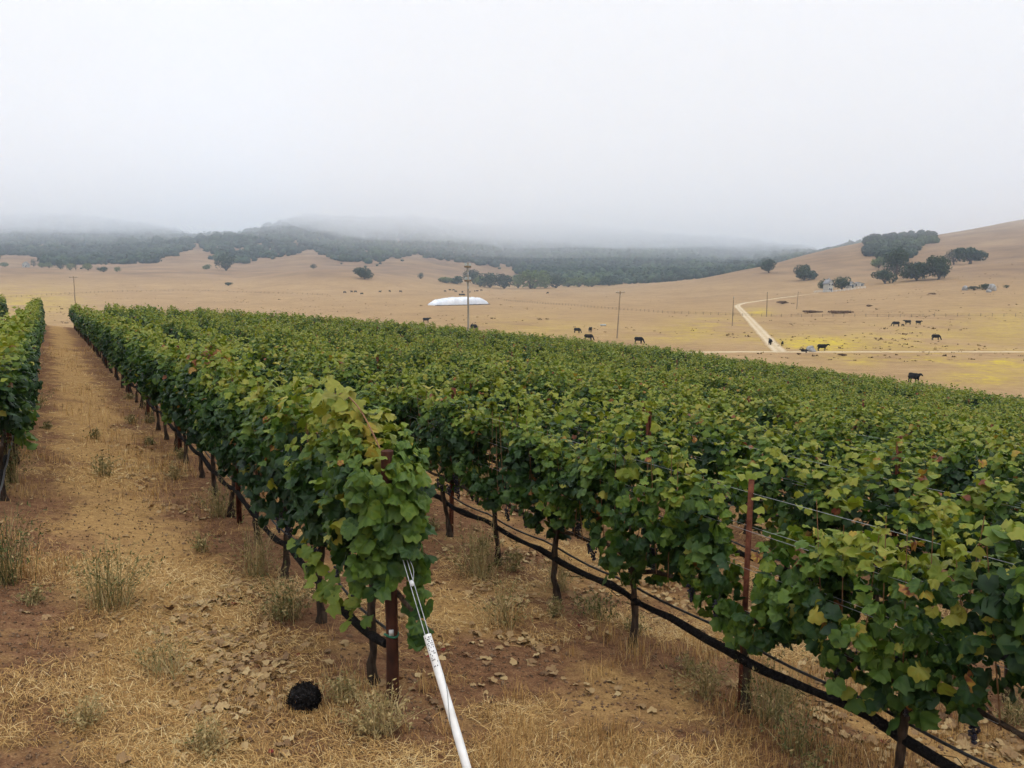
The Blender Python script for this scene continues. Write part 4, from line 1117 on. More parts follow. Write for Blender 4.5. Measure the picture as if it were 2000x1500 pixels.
for w in vines:
    k, q = w['k'], w['q']
    if id(w) in heroid:
        cfg = dict(HERO_SHAPE.get((k, q), {})); label = cfg.pop('label', 'leafy grapevine near the front of the ' + row_phrase(k))
        root = empty('grape_vine', w['p'], ROW_ANG)
        tag(root, label, 'grapevine', 'grapevines of the ' + row_phrase(k))
        sd = k * 40 + q + 3
        r = np.random.default_rng(2000 + sd)
        pos, Rm, sz, tn, f, inn = vine_leaves(r, 980, seed=sd, **cfg)
        if (k, q) == (0, 0):
            # low shoot that reaches back along the row near the base
            t = np.linspace(0, 1, 26); pp = np.stack([0.05 + 0.75 * t, 0.12 + 0.22 * t, 0.52 + 0.30 * t + 0.05 * np.sin(t * 9)], -1) + r.normal(0, .03, (26, 3))
            nn = unit(np.stack([r.normal(-.3, .3, 26), np.full(26, 0.6), np.full(26, .7)], -1)); tp_ = unit(np.cross(nn, unit(r.normal(size=(26, 3)))))
            pos = np.vstack([pos, pp]); Rm = np.concatenate([Rm, np.stack([np.cross(tp_, nn), tp_, nn], -1)])
            sz = np.concatenate([sz, r.uniform(.09, .14, 26)]); tn = np.concatenate([tn, r.uniform(.38, .62, 26)]); inn = np.concatenate([inn, np.zeros(26, bool)])
        if (k, q) == (0, 0):
            # curtain of leaves over the end of the row, hanging lowest right of the post
            m_ = 190; yy = r.uniform(-.16, .30, m_); zl = np.where(yy < -.09, 0.52 , np.where(yy < .08, 1.10, .95)); zz_ = zl + (np.where(np.abs(yy + .04) < .10, 1.86, 1.92) - zl) * r.random(m_)
            pp = np.stack([-0.56 + .12 * (yy / .36) ** 2 + r.normal(0, .05, m_) + .10 * np.clip(zz_ - 1.6, 0, 1), yy, zz_], -1)
            e2 = np.radians(r.normal(32, 22, m_)); a2 = r.normal(0, .7, m_) + math.pi + yy * -1.5
            nn = unit(np.stack([np.cos(a2) * np.cos(e2), np.sin(a2) * np.cos(e2), np.sin(e2)], -1))
            tp_ = np.tile([0.0, 0.0, -1.0], (m_, 1)) + r.normal(0, .4, (m_, 3)); tp_ = unit(tp_ - nn * (tp_ * nn).sum(1, keepdims=True))
            pos = np.vstack([pos, pp]); Rm = np.concatenate([Rm, np.stack([np.cross(tp_, nn), tp_, nn], -1)])
            sz = np.concatenate([sz, r.uniform(.085, .15, m_)]); tn = np.concatenate([tn, (0.16 + .25 * r.random(m_) + .22 * np.clip(zz_ - 1.3, 0, 1)).clip(0, .62)]); inn = np.concatenate([inn, np.zeros(m_, bool)])
            # wilted shoot arching over the crown down to the post
            t = np.linspace(0, 1, 34); arc = np.stack([0.50 - 0.82 * t, 0.16 - 0.12 * t, 2.06 + .10 * np.sin(t * 3.1) - 0.26 * t ** 2], -1)
            pp = arc + r.normal(0, .045, (34, 3)); nn = unit(np.stack([r.normal(-.4, .4, 34), r.normal(0, .4, 34), np.full(34, .7)], -1)); tp_ = unit(np.cross(nn, unit(r.normal(size=(34, 3)))))
            pos = np.vstack([pos, pp]); Rm = np.concatenate([Rm, np.stack([np.cross(tp_, nn), tp_, nn], -1)])
            sz = np.concatenate([sz, r.uniform(.08, .13, 34)]); tn = np.concatenate([tn, r.uniform(.68, .84, 34)]); inn = np.concatenate([inn, np.zeros(34, bool)])
            add_obj('wilted_cane', Geo().tube(arc + [0, 0, .03], .006, 5).mesh('wilted_cane', M['cane'], True), root)
        if (k, q) == (0, 0):
            ok = pos[:, 2] < 1.78 + np.maximum(pos[:, 0] + .5, 0) * 0.5
            ok[-34:] = True
            pos, Rm, sz, tn, inn = pos[ok], Rm[ok], sz[ok], tn[ok], inn[ok]
        if (k, q) == (1, 3):      # the steel post stays bare in the middle of this vine
            ok = ~((np.abs(pos[:, 0] - .07 + pos[:, 1]) < .17) & (pos[:, 1] - pos[:, 0] + .07 > -.06) & (pos[:, 2] > .95))
            pos, Rm, sz, tn, inn = pos[ok], Rm[ok], sz[ok], tn[ok], inn[ok]
        # direction to the camera in the vine's own frame
        dx, dy = -w['p'][0], -w['p'][1]; c, s_ = math.cos(-ROW_ANG), math.sin(-ROW_ANG)
        cd = unit(np.array([dx * c - dy * s_, dx * s_ + dy * c, 1.0]))
        score = pos @ cd + 0.5 * sz + 0.15 * pos[:, 2] - 2.0 * inn
        order = np.argsort(-score); nind = 290 if (k, q) == (0, 0) else 235
        ind, rest = order[:nind], order[nind:]
        for e in ind:
            ti = int(np.argmin([abs(tn[e] - t_) for t_ in TINTS]))
            mt = Matrix(Rm[e].tolist()).to_4x4(); mt = Matrix.Translation(pos[e].tolist()) @ mt @ Matrix.Scale(float(sz[e]) * 1.05, 4)
            add_obj('leaf', LEAF_ME[ti][int(r.integers(0, 4))], root, matrix=mt)
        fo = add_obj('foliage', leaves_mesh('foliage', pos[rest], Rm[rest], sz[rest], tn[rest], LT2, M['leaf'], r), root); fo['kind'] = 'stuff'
        t_i = sd % 6
        add_obj('trunk', TR[t_i][0], root, rot=(r.uniform(-.08, .08), r.uniform(-.08, .08), r.uniform(0, 6.28)))
        add_obj('cordon', CO[t_i], root)
        if (k, q) not in ((1, 3), (0, 0)): add_obj('canes', CA[sd % 4], root, loc=(0, 0, .08), scale=(1, 1, .88))
        for g_ in range(6):
            add_obj('grape_cluster', GR[g_ % 3], root, (r.uniform(-.6, .6), r.choice([-1, 1]) * r.uniform(.08, .2), r.uniform(.78, .98)), (r.uniform(-.2, .2), r.uniform(-.2, .2), r.uniform(0, 6)), (1.1,) * 3)
    elif id(w) in ids or (not w['infr'] and w['d'] < 16):
        fl = 0.0 if rng.random() < 0.5 else math.pi
        root = empty('grape_vine', w['p'], ROW_ANG + fl)
        tag(root, 'leafy green grapevine in the ' + row_phrase(k), 'grapevine', 'grapevines of the ' + row_phrase(k))
        q_ = int(rng.integers(0, NVAR))
        hs = float(rng.uniform(0.90, 1.09))
        if k < 0: hs *= 0.95
        fo = add_obj('foliage', FOL[q_], root, scale=(float(rng.uniform(.96, 1.06)), float(rng.uniform(.9, 1.1)), hs)); fo['kind'] = 'stuff'
        t_i = int(rng.integers(0, 6))
        add_obj('trunk', TR[t_i][0], root, rot=(0, 0, float(rng.uniform(0, 6.28))))
        if w['d'] < 30:
            add_obj('cordon', CO[t_i], root)
    else:
        far.append(w)
# vines past the first three hundred: one mass of real leaves and trunks
Vs, Fs, Ts = [], [], []; base = 0
g_tr = Geo()
PROTO = []
for k in range(10):
    r = np.random.default_rng(3000 + k)
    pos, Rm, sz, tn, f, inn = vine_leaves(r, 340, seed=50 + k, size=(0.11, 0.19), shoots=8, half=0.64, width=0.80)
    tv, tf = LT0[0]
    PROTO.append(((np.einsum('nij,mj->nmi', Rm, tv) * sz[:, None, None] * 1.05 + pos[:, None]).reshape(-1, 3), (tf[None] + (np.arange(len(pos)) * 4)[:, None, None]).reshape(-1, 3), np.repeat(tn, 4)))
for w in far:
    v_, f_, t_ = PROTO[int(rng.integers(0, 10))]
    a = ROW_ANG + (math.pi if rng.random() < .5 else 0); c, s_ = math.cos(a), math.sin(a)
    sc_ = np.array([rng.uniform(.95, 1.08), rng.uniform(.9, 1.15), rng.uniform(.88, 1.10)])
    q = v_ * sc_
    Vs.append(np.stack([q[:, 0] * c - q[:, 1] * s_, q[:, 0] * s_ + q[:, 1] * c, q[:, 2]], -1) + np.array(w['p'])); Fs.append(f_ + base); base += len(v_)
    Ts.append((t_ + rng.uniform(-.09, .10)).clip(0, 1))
    x, y, z = w['p']; g_tr.tube([[x, y, z - .1], [x + .02, y, z + .4], [x, y, z + .85]], [.04, .03, .03], 5, False)
far_root = add_obj('distant_grapevines', new_mesh('distant_grapevines', np.concatenate(Vs), np.concatenate(Fs), M['leaf'], tint=np.concatenate(Ts)))
tag(far_root, 'rows of green grapevines massed toward the far vineyard edge', 'grapevines', kind='stuff')
o = add_obj('trunks', g_tr.mesh('trunks', M['bark']), far_root); o['kind'] = 'stuff'
print('vines', len(vines), 'shown', len(shown), 'far', len(far), 'hero', len(hero))

# ------------------------------------------------------------------ trellis: posts and wires of each row
def channel_post():
    g = Geo(); h = 1.9
    g.box((0, 0.0, h / 2 - .2), (0.060, 0.006, h + .4)); g.box((-0.0275, 0.021, h / 2 - .2), (0.005, 0.036, h + .39)); g.box((0.0275, 0.021, h / 2 - .2), (0.005, 0.036, h + .39))
    for zz in (0.5, 0.8, 1.1, 1.4, 1.7):
        g.box((0, -0.006, zz), (0.022, 0.012, 0.012))
    return g.mesh('post', M['rust'])
PM = channel_post()
for k in range(-2, LAST_ROW + 1):
    u = k * ROW_S
    vs = [w for w in vines if w['k'] == k]
    if len(vs) < 3: continue
    va, vb = min(w['v'] for w in vs), max(w['v'] for w in vs)
    x0, y0 = xy_of(u, va); z0 = gz(x0, y0)
    root = empty('vine_trellis', (x0, y0, z0))
    tag(root, ('rusty post and wire trellis of the ' + row_phrase(k)) if k < len(ORD) else 'rusty post and wire trellis of a far vineyard row', 'trellis', 'vine trellises')
    if k > 27: bpy.data.objects.remove(root); continue
    start = -0.82 + 0.06 if k == 1 else va + 0.6 + (k * 1.7) % 3.0
    if k == 0: start = 5.4
    pv = np.arange(start - (5.36 if k == 1 else 0), vb, 5.36 if k == 1 else 5.4)
    for v in pv:
        x, y = xy_of(u, v); z = gz(x, y)
        a, b, Z_ = proj(x, y, z + 1.5)
        if not (-60 < a < 2060) or Z_ > 75: continue
        hs = 0.955 if (k == 1 and abs(v + .76) < .1) else 1.0 + 0.05 * math.sin(v * 3 + k)
        add_obj('post', PM, root, (x - x0, y - y0, z - z0), (0.02 * math.sin(v), 0.02 * math.cos(v * 2), ROW_ANG + math.pi / 2 * (1 if k != 1 else 1.5)), (1, 1, hs))
    if k <= 5:
        vv = np.arange(va - 0.4 if k else 0.0, min(vb, 40), 1.5); X, Y = xy_of(u, vv); Z = ground_z(X, Y)
        for hw, off in ((0.80, 0), (1.15, .04), (1.15, -.04), (1.45, .05), (1.45, -.05), (1.72, 0.02)):
            P = np.stack([X + DU[0] * off - x0, Y + DU[1] * off - y0, Z + hw - 0.01 * np.sin(vv * 1.1 + hw) - z0], -1)
            add_obj('wire', Geo().tube(P, 0.0018, 4, False).mesh('wire', M['wire']), root)

# end post of the first row with its ties and clips
ex, ey = xy_of(0.0, -0.02); ez = gz(ex, ey)
ep = empty('end_post', (ex, ey, ez))
g = Geo()
zz = np.linspace(-0.4, 1.83, 14)
g.tube(np.stack([0.006 * np.sin(zz * 3), 0.004 * np.cos(zz * 4), zz], -1), 0.043 * (1 + 0.04 * np.sin(zz * 9)), 14)
add_obj('post', g.mesh('post', M['rust_dark'], True), ep)
def ring(z, r_, h, mat, name):
    th = np.linspace(0, 2 * np.pi, 17); return add_obj(name, Geo().tube(np.stack([np.cos(th) * r_, np.sin(th) * r_, z + 0.01 * np.sin(th * 2)], -1), h, 6, False).mesh(name, M[mat], True), ep)
ring(0.53, 0.047, 0.008, 'green_tie', 'tie_tape'); ring(0.98, 0.047, 0.006, 'green_tie', 'tie_tape'); ring(1.45, 0.046, 0.003, 'wire', 'wire_loop')
cdir = -math.atan2(ex, ey)
for z_ in (0.56, 0.93):
    g = Geo(); g.box((0, -0.046, z_), (0.032, 0.006, 0.042)); g.box((0, -0.051, z_), (0.012, 0.006, 0.03))
    o = add_obj('clip', g.mesh('clip', M['clip']), ep, rot=(0, 0, cdir))
tag(ep, 'thick red brown end post of the first row with green tie tape', 'post')

# guy wires and their white sleeve
ax, ay = xy_of(0.02, -1.30); az = gz(ax, ay)
A0 = np.array([ax, ay, az]); A1 = np.array([ex, ey, ez + 1.45])
gr_ = empty('anchor_cable', A0)
for off in (-0.012, 0.012):
    t = np.linspace(0.0, 1, 12)[:, None]; P = (A1 - A0) * t + np.array([off, off * .5, 0])
    add_obj('wire', Geo().tube(P, 0.0028, 5, False).mesh('wire', M['wire']), gr_)
t = (A1 - A0) * 0.70
add_obj('tensioner', Geo().tube([t * 0.985, t * 0.993, t * 1.007, t * 1.015], [0.006, 0.014, 0.014, 0.006], 8).mesh('tensioner', M['clip'], True), gr_)
th = np.linspace(0, 1, 9)[:, None]
add_obj('loose_end', Geo().tube(t * 0.99 + th * (A1 - A0) * 0.13 + np.sin(th * 3.1) * np.array([[0.035, 0.01, 0.0]]), 0.002, 4, False).mesh('loose_end', M['wire']), gr_)
tag(gr_, 'pair of galvanised guy wires running from the end post to the ground', 'cable')
sl = empty('anchor_sleeve', A0)
ax_ = (A1 - A0); L_ = np.linalg.norm(ax_); ux = ax_ / L_
s0, s1 = -0.12, 0.515 * L_
outer = Geo(); P = np.array([ux * s for s in np.linspace(s0, s1, 9)]) + np.array([0, 0, 0.012]) * np.sin(np.linspace(0, math.pi, 9))[:, None]
outer.tube(P, 0.0255, 18, False); outer.tube(P[::-1], 0.0222, 18, False)
# rim between the outer and the inner wall
n_ = 18
a_ = np.cross(ux, [0, 0, 1]); a_ /= np.linalg.norm(a_); b_ = np.cross(ux, a_)
tq = np.linspace(0, 2 * np.pi, n_, endpoint=False)
ro = P[-1] + 0.0255 * (np.cos(tq)[:, None] * a_ + np.sin(tq)[:, None] * b_); ri = P[-1] + 0.0222 * (np.cos(tq)[:, None] * a_ + np.sin(tq)[:, None] * b_)
q = np.arange(n_); outer.add(np.vstack([ro, ri]), np.stack([q, (q + 1) % n_, n_ + (q + 1) % n_, n_ + q], -1))
add_obj('pipe', outer.mesh('pipe', M['pvc'], True), sl)
# printed dashes near the mouth of the pipe
g = Geo(); r = random.Random(9)
tocam = unit(np.array([0, 0, CAM_Z]) - (A0 + P[-1])); f_ = unit(tocam - ux * (tocam @ ux)); sd_ = np.cross(ux, f_)
for rrow in range(15):
    for cc in range(5):
        if r.random() < 0.30 + 0.03 * rrow: continue
        a = (cc - 2) * 0.30 + r.uniform(-.06, .06); s = s1 - 0.022 - rrow * 0.0135
        c = ux * s + 0.0262 * (math.cos(a) * f_ + math.sin(a) * sd_) + np.array([0, 0, 0.012 * math.sin(math.pi * (s - s0) / (s1 - s0))])
        e1 = ux * r.uniform(.003, .005); e2 = (-math.sin(a) * f_ + math.cos(a) * sd_) * r.uniform(.002, .0032); e3 = (math.cos(a) * f_ + math.sin(a) * sd_) * 0.0006
        g.add([c - e1 - e2, c + e1 - e2, c + e1 + e2, c - e1 + e2, c - e1 - e2 + e3, c + e1 - e2 + e3, c + e1 + e2 + e3, c - e1 + e2 + e3], [[4, 5, 6, 7], [0, 1, 5, 4], [1, 2, 6, 5], [2, 3, 7, 6], [3, 0, 4, 7]])
add_obj('printed_marks', g.mesh('printed_marks', M['ink']), sl)
th = np.linspace(0, 1, 40)
w_ = P[0] + (P[-1] - P[0]) * th[:, None] + 0.0275 * (np.cos(th * 9 + 1)[:, None] * f_ + np.sin(th * 9 + 1)[:, None] * sd_) + np.array([0, 0, 0.012]) * np.sin(th * math.pi)[:, None]
add_obj('wrapped_wire', Geo().tube(w_[4:], 0.0014, 4, False).mesh('wrapped_wire', M['hose']), sl)
tag(sl, 'white plastic pipe sleeve leaning over the guy wire in front', 'pipe')

# drip hoses and rolled netting of the front rows
HGT = {0: .50, 1: .565, 2: .55, 3: .55, -1: .5}
for k, nm in ((-1, 'row left of the straw track'), (0, 'first row'), (1, 'second row'), (2, 'third row'), (3, 'fourth row')):
    u = k * ROW_S
    va = 0.05 if k == 0 else -4.6
    vv = np.arange(va, 34, 0.22); X, Y = xy_of(u + 0.03, vv); Z = ground_z(X, Y, False) + 0.04
    X2, Y2 = xy_of(0 * vv, 0.04 * vnoise(vv * 0.9, vv * 0 + k, 61) ) ; 
    hz = HGT[k] - 0.035 * np.abs(np.sin((vv - va) * math.pi / 1.35)) + 0.015 * vnoise(vv * 1.2, vv * 0, 62)
    P = np.stack([X, Y, Z + hz], -1); P0 = P[0].copy()
    o = add_obj('drip_hose', Geo().tube(P - P0, 0.0105, 7).mesh('drip_hose', M['hose'], True), None, P0)
    tag(o, 'black drip hose hanging along the ' + nm, 'hose')
    offs = -0.055 + 0.012 * vnoise(vv * .8, vv * 0 + k, 63)
    P = np.stack([X + DU[0] * offs, Y + DU[1] * offs, Z + hz - 0.062 - 0.03 * np.abs(np.sin((vv - va) * math.pi / 2.7)) + 0.02 * vnoise(vv * 2.2, vv * 0 + 3 + k, 64)], -1)
    g = Geo(); g.tube(P - P0, 0.030 * (1 + 0.28 * vnoise(vv * 3.3, vv * 0 + k, 65)), 9)
    r = np.random.default_rng(70 + k)
    for e in range(int(len(vv) * 1.2)):       # stray loops of net
        q = r.integers(1, len(vv) - 2); c = P[q] - P0; d = (P[q + 1] - P[q]); a = r.uniform(0, 6.28)
        o1 = np.array([DU[0] * math.cos(a), DU[1] * math.cos(a), math.sin(a)])
        g.tube([c + o1 * 0.02, c + o1 * r.uniform(.045, .07) + d * .4, c + o1 * r.uniform(.03, .06) - [0, 0, r.uniform(0, .05)] + d * .9], .0028, 3, False)
    o = add_obj('rolled_net', g.mesh('rolled_net', M['net'], True), None, P0)
    tag(o, 'black rolled netting slung below the hose of the ' + nm, 'net')

# black fuzzy ball on the straw
p, t = ground_at(595, 1390); p[2] -= 0.035
root = empty('netting_ball', p)
r = np.random.default_rng(77); bv, bf = ico(3)
dd = 1 + 0.07 * vnoise(bv[:, 0] * 3, bv[:, 1] * 3 + bv[:, 2] * 2, 5) + 0.03 * r.normal(size=len(bv))
add_obj('core', new_mesh('core', bv * dd[:, None] * [0.105, 0.105, 0.112] + [0, 0, 0.10], bf, M['net'], True), root)
g = Geo()
for e in range(420):
    d1 = unit(r.normal(size=3)); d2 = unit(d1 + 0.35 * r.normal(size=3)); d3 = unit(d2 + 0.35 * r.normal(size=3))
    g.tube([np.array([0, 0, .10]) + d1 * .100, np.array([0, 0, .10]) + d2 * r.uniform(.106, .132), np.array([0, 0, .10]) + d3 * .100], .0022, 3, False)
o = add_obj('strands', g.mesh('strands', M['net']), root); o['kind'] = 'stuff'
tag(root, 'black fuzzy ball lying on the straw left of the end post', 'ball')

# ------------------------------------------------------------------ ground cover
def in_view_points(n, seed, ymin, ymax, xmin=-30, xmax=2030, power=1.0):
    """ground points spread evenly over the vineyard floor between two distances"""
    r = np.random.default_rng(seed)
    Y = ymin * (ymax / ymin) ** (r.random(n) ** power); px = r.uniform(xmin, xmax, n)
    X = (px - 1000) / 1663.0 * (Y + 0.38)
    return X, Y, r
def straw(n, seed, ymin, ymax, length, width, name, label, thr, power=1.0, up=0.10):
    X, Y, r = in_view_points(n, seed, ymin, ymax, power=power)
    u, v = uv_of(X, Y)
    cover = fbm(X * 0.75, Y * 0.75, 81, 3) + 0.35 * fbm(X * 3, Y * 3, 82, 2)
    rowp = np.abs(((u / ROW_S) + 0.5) % 1 - 0.5) * ROW_S
    k = (cover > thr + np.where((u > 0) & (v > -.6), .10, -.10) + 0.35 * np.exp(-(rowp / 0.35) ** 2) + r.normal(0, .12, n)) & (v < vmax(u))
    X, Y = X[k], Y[k]; m = len(X)
    Zg = ground_z(X, Y)
    L = r.uniform(*length, m) ; W = r.uniform(*width, m) * (0.6 + 0.07 * Y)
    bias = 1.4 * vnoise(X * .8, Y * .8, 83)
    a = bias + r.normal(0, 0.9, m) + (r.random(m) < .5) * math.pi
    el = np.abs(r.normal(0, up, m))
    d = np.stack([np.cos(a) * np.cos(el), np.sin(a) * np.cos(el), np.sin(el)], -1)
    sd = unit(np.stack([-np.sin(a), np.cos(a), r.normal(0, .4, m)], -1))
    B = np.stack([X, Y, Zg + r.uniform(0.0, 0.018, m)], -1)
    mid = B + d * (L * 0.55)[:, None] + np.array([0, 0, 1.0]) * (r.uniform(-.01, .03, m))[:, None]
    tip = B + d * L[:, None] + np.array([0, 0, 1.0]) * (r.uniform(-.02, .02, m))[:, None]
    V = np.stack([B - sd * W[:, None], B + sd * W[:, None], mid + sd * W[:, None] * .8, mid - sd * W[:, None] * .8, tip], 1).reshape(-1, 3)
    f = np.array([[0, 1, 2], [0, 2, 3], [3, 2, 4]])
    F = (f[None] + (np.arange(m) * 5)[:, None, None]).reshape(-1, 3)
    tn = (0.50 + 0.55 * fbm(X * .75, Y * .75, 81, 3) + r.normal(0, .24, m)).clip(0, 1)
    o = add_obj(name, new_mesh(name, V, F, M['straw'], tint=np.repeat(tn, 5)))
    return tag(o, label, 'straw', kind='stuff')
straw(190000, 1, 4.2, 13, (0.03, 0.15), (0.0012, 0.0024), 'dry_straw', 'loose dry straw strewn over the soil between the front rows', 0.0, 1.0)
straw(40000, 2, 12, 42, (0.10, 0.30), (0.0015, 0.0028), 'dry_straw', 'thin dry straw along the track toward the far crest', -0.35, 0.9)

# crumbs of earth
X, Y, r = in_view_points(16000, 17, 4.2, 15)
k = fbm(X * 0.75, Y * 0.75, 81, 3) < 0.12 + r.normal(0, .15, len(X))
X, Y = X[k], Y[k]; m = len(X); Zg = ground_z(X, Y)
ov = np.array([[1, 0, 0], [-1, 0, 0], [0, 1, 0], [0, -1, 0], [0, 0, 1], [0, 0, -1.0]]); of = np.array([[0, 2, 4], [2, 1, 4], [1, 3, 4], [3, 0, 4], [2, 0, 5], [1, 2, 5], [3, 1, 5], [0, 3, 5]])
V = ov[None] * r.uniform(.5, 1.3, (m, 6, 1)) * (r.uniform(.004, .016, m) * np.where(r.random(m) < .05, 2.0, 1))[:, None, None] + r.normal(0, .002, (m, 6, 3)) + np.stack([X, Y, Zg + .004], -1)[:, None]
M['clod'] = noisy_mat('earth_clod', (0.10, 0.058, 0.034), (0.22, 0.14, 0.085), 8, 0.95, 0.05)
tag(add_obj('soil_crumbs', new_mesh('soil_crumbs', V.reshape(-1, 3), (of[None] + (np.arange(m) * 6)[:, None, None]).reshape(-1, 3), M['clod'])), 'small brown crumbs of earth scattered between the rows', 'soil', kind='stuff')

def dead_leaf_set(n, seed):
    """where fallen leaves gather: drifts beside the rows"""
    X, Y, r = in_view_points(n, seed, 4.3, 26, power=0.9)
    u, v = uv_of(X, Y)
    rp = ((u / ROW_S) % 1.0) * ROW_S
    drift = np.exp(-((rp - 1.75) / 0.42) ** 2) + 0.7 * np.exp(-((rp - 0.75) / 0.35) ** 2) * (u > 0) + 0.06
    clump = 0.46 * sstep((fbm(X * 1.4, Y * 1.4, 91, 4) + 0.16) / 0.45)
    k = r.random(n) < drift * clump
    return X[k], Y[k], r
X, Y, r = dead_leaf_set(42000, 6)
Zg = ground_z(X, Y); m = len(X)
DT = [leaf_template(2, 30 + s, c, ) for s, c in enumerate((0.35, 0.15, -0.3, 0.6))]
red = np.zeros(m, bool)
for a_, b_, q_ in ((1040, 1372, .16), (1012, 1335, .09), (862, 1050, .12), (800, 1300, .14), (520, 970, .12), (1725, 1440, .2), (455, 975, .12), (1240, 840, .2), (1600, 1480, .15)):
    g_, _ = ground_at(a_, b_); red |= (np.hypot(X - g_[0], Y - g_[1]) < q_)
red |= r.random(m) < .012
tn = np.where(red, r.uniform(.88, 1.0, m), r.uniform(.18, .72, m)); tn = np.where(~red & (r.random(m) < .12), r.uniform(0, .3, m), tn)
sz = r.uniform(.032, .090, m) * np.where(red, .7, 1.0)
nrm = unit(np.stack([r.normal(0, .26, m), r.normal(0, .26, m), np.where(r.random(m) < .6, 1.0, -1.0)], -1))
tp = unit(np.cross(nrm, unit(r.normal(size=(m, 3)))))
Rm = np.stack([np.cross(tp, nrm), tp, nrm], -1)
pos = np.stack([X, Y, Zg + 0.022], -1)
dist = np.hypot(X, Y); ordr = np.argsort(dist / sz)
big = ordr[:220]; small = ordr[220:]
DL = [[new_mesh('fallen_leaf', v_, f_, M['dead_leaf'], tint=np.full(len(v_), t_)) for (v_, f_) in DT] for t_ in (.12, .32, .45, .58, .70, .80, .93, 1.0)]
DLT = np.array([.12, .32, .45, .58, .70, .80, .93, 1.0])
for e in big:
    ti = int(np.argmin(np.abs(DLT - tn[e]))); uu, vv_ = uv_of(X[e], Y[e])
    zone = 'on the straw track left of the first row' if uu < 0 else ('between the first two rows' if uu < ROW_S else 'beyond the second row')
    colr = 'small dark red fallen leaf' if DLT[ti] > .85 else ('brown curled fallen leaf' if DLT[ti] < .4 else 'pale tan curled fallen leaf')
    mt = Matrix.Translation(pos[e].tolist()) @ Matrix(Rm[e].tolist()).to_4x4() @ Matrix.Scale(float(sz[e]), 4)
    o = add_obj('fallen_leaf', DL[ti][int(r.integers(0, 4))], matrix=mt)
    tag(o, colr + ' lying ' + zone, 'leaf', colr + 's ' + zone)
o = add_obj('leaf_litter', leaves_mesh('leaf_litter', pos[small], Rm[small], sz[small], tn[small], DT, M['dead_leaf'], r))
tag(o, 'drifts of pale dry leaves along the vine rows', 'leaf litter', kind='stuff')

def standing_grass(n, seed, ymin, ymax, h, w, name, label, thr):
    X, Y, r = in_view_points(n, seed, ymin, ymax)
    u, v = uv_of(X, Y)
    clump = fbm(X * 0.9, Y * 0.9, 181, 3) + 0.5 * fbm(X * 4.5, Y * 4.5, 182, 2)
    lane = np.where(u < 0, 0.16 - 0.25 * np.exp(-((u + 1.9) / .5) ** 2), np.where(v > -0.6, -0.22, 0.0))
    k = (clump + lane > thr + r.normal(0, .07, n)) & (v < vmax(u))
    X, Y = X[k], Y[k]; m = len(X); Zg = ground_z(X, Y)
    L = r.uniform(*h, m) * (0.6 + 0.8 * sstep((clump[k] - thr) / .5)); W = r.uniform(*w, m) * (0.6 + 0.07 * Y)
    a = r.uniform(0, 6.28, m); lean = np.abs(r.normal(.35, .3, m)); 
    d = np.stack([np.cos(a) * np.sin(lean), np.sin(a) * np.sin(lean), np.cos(lean)], -1) * L[:, None]
    sd = np.stack([-np.sin(a), np.cos(a), 0 * a], -1) * W[:, None]
    B = np.stack([X, Y, Zg - .005], -1); mid = B + d * [.45, .45, .6]; tip = B + d * [1.15, 1.15, .95]
    V = np.stack([B - sd, B + sd, mid + sd * .8, mid - sd * .8, tip], 1).reshape(-1, 3)
    f = np.array([[0, 1, 2], [0, 2, 3], [3, 2, 4]])
    tn = (0.55 + 0.3 * fbm(X * .7, Y * .7, 84) + r.normal(0, .2, m)).clip(0, 1)
    return tag(add_obj(name, new_mesh(name, V, (f[None] + (np.arange(m) * 5)[:, None, None]).reshape(-1, 3), M['straw'], tint=np.repeat(tn, 5))), label, 'grass', kind='stuff')
standing_grass(90000, 31, 4.2, 14, (.06, .20), (.0011, .0022), 'standing_dry_grass', 'dry golden grass standing in patches on the near ground', 0.30)
standing_grass(40000, 32, 13, 45, (.10, .28), (.0014, .0024), 'standing_dry_grass', 'dry golden grass standing along the track toward the crest', 0.18)

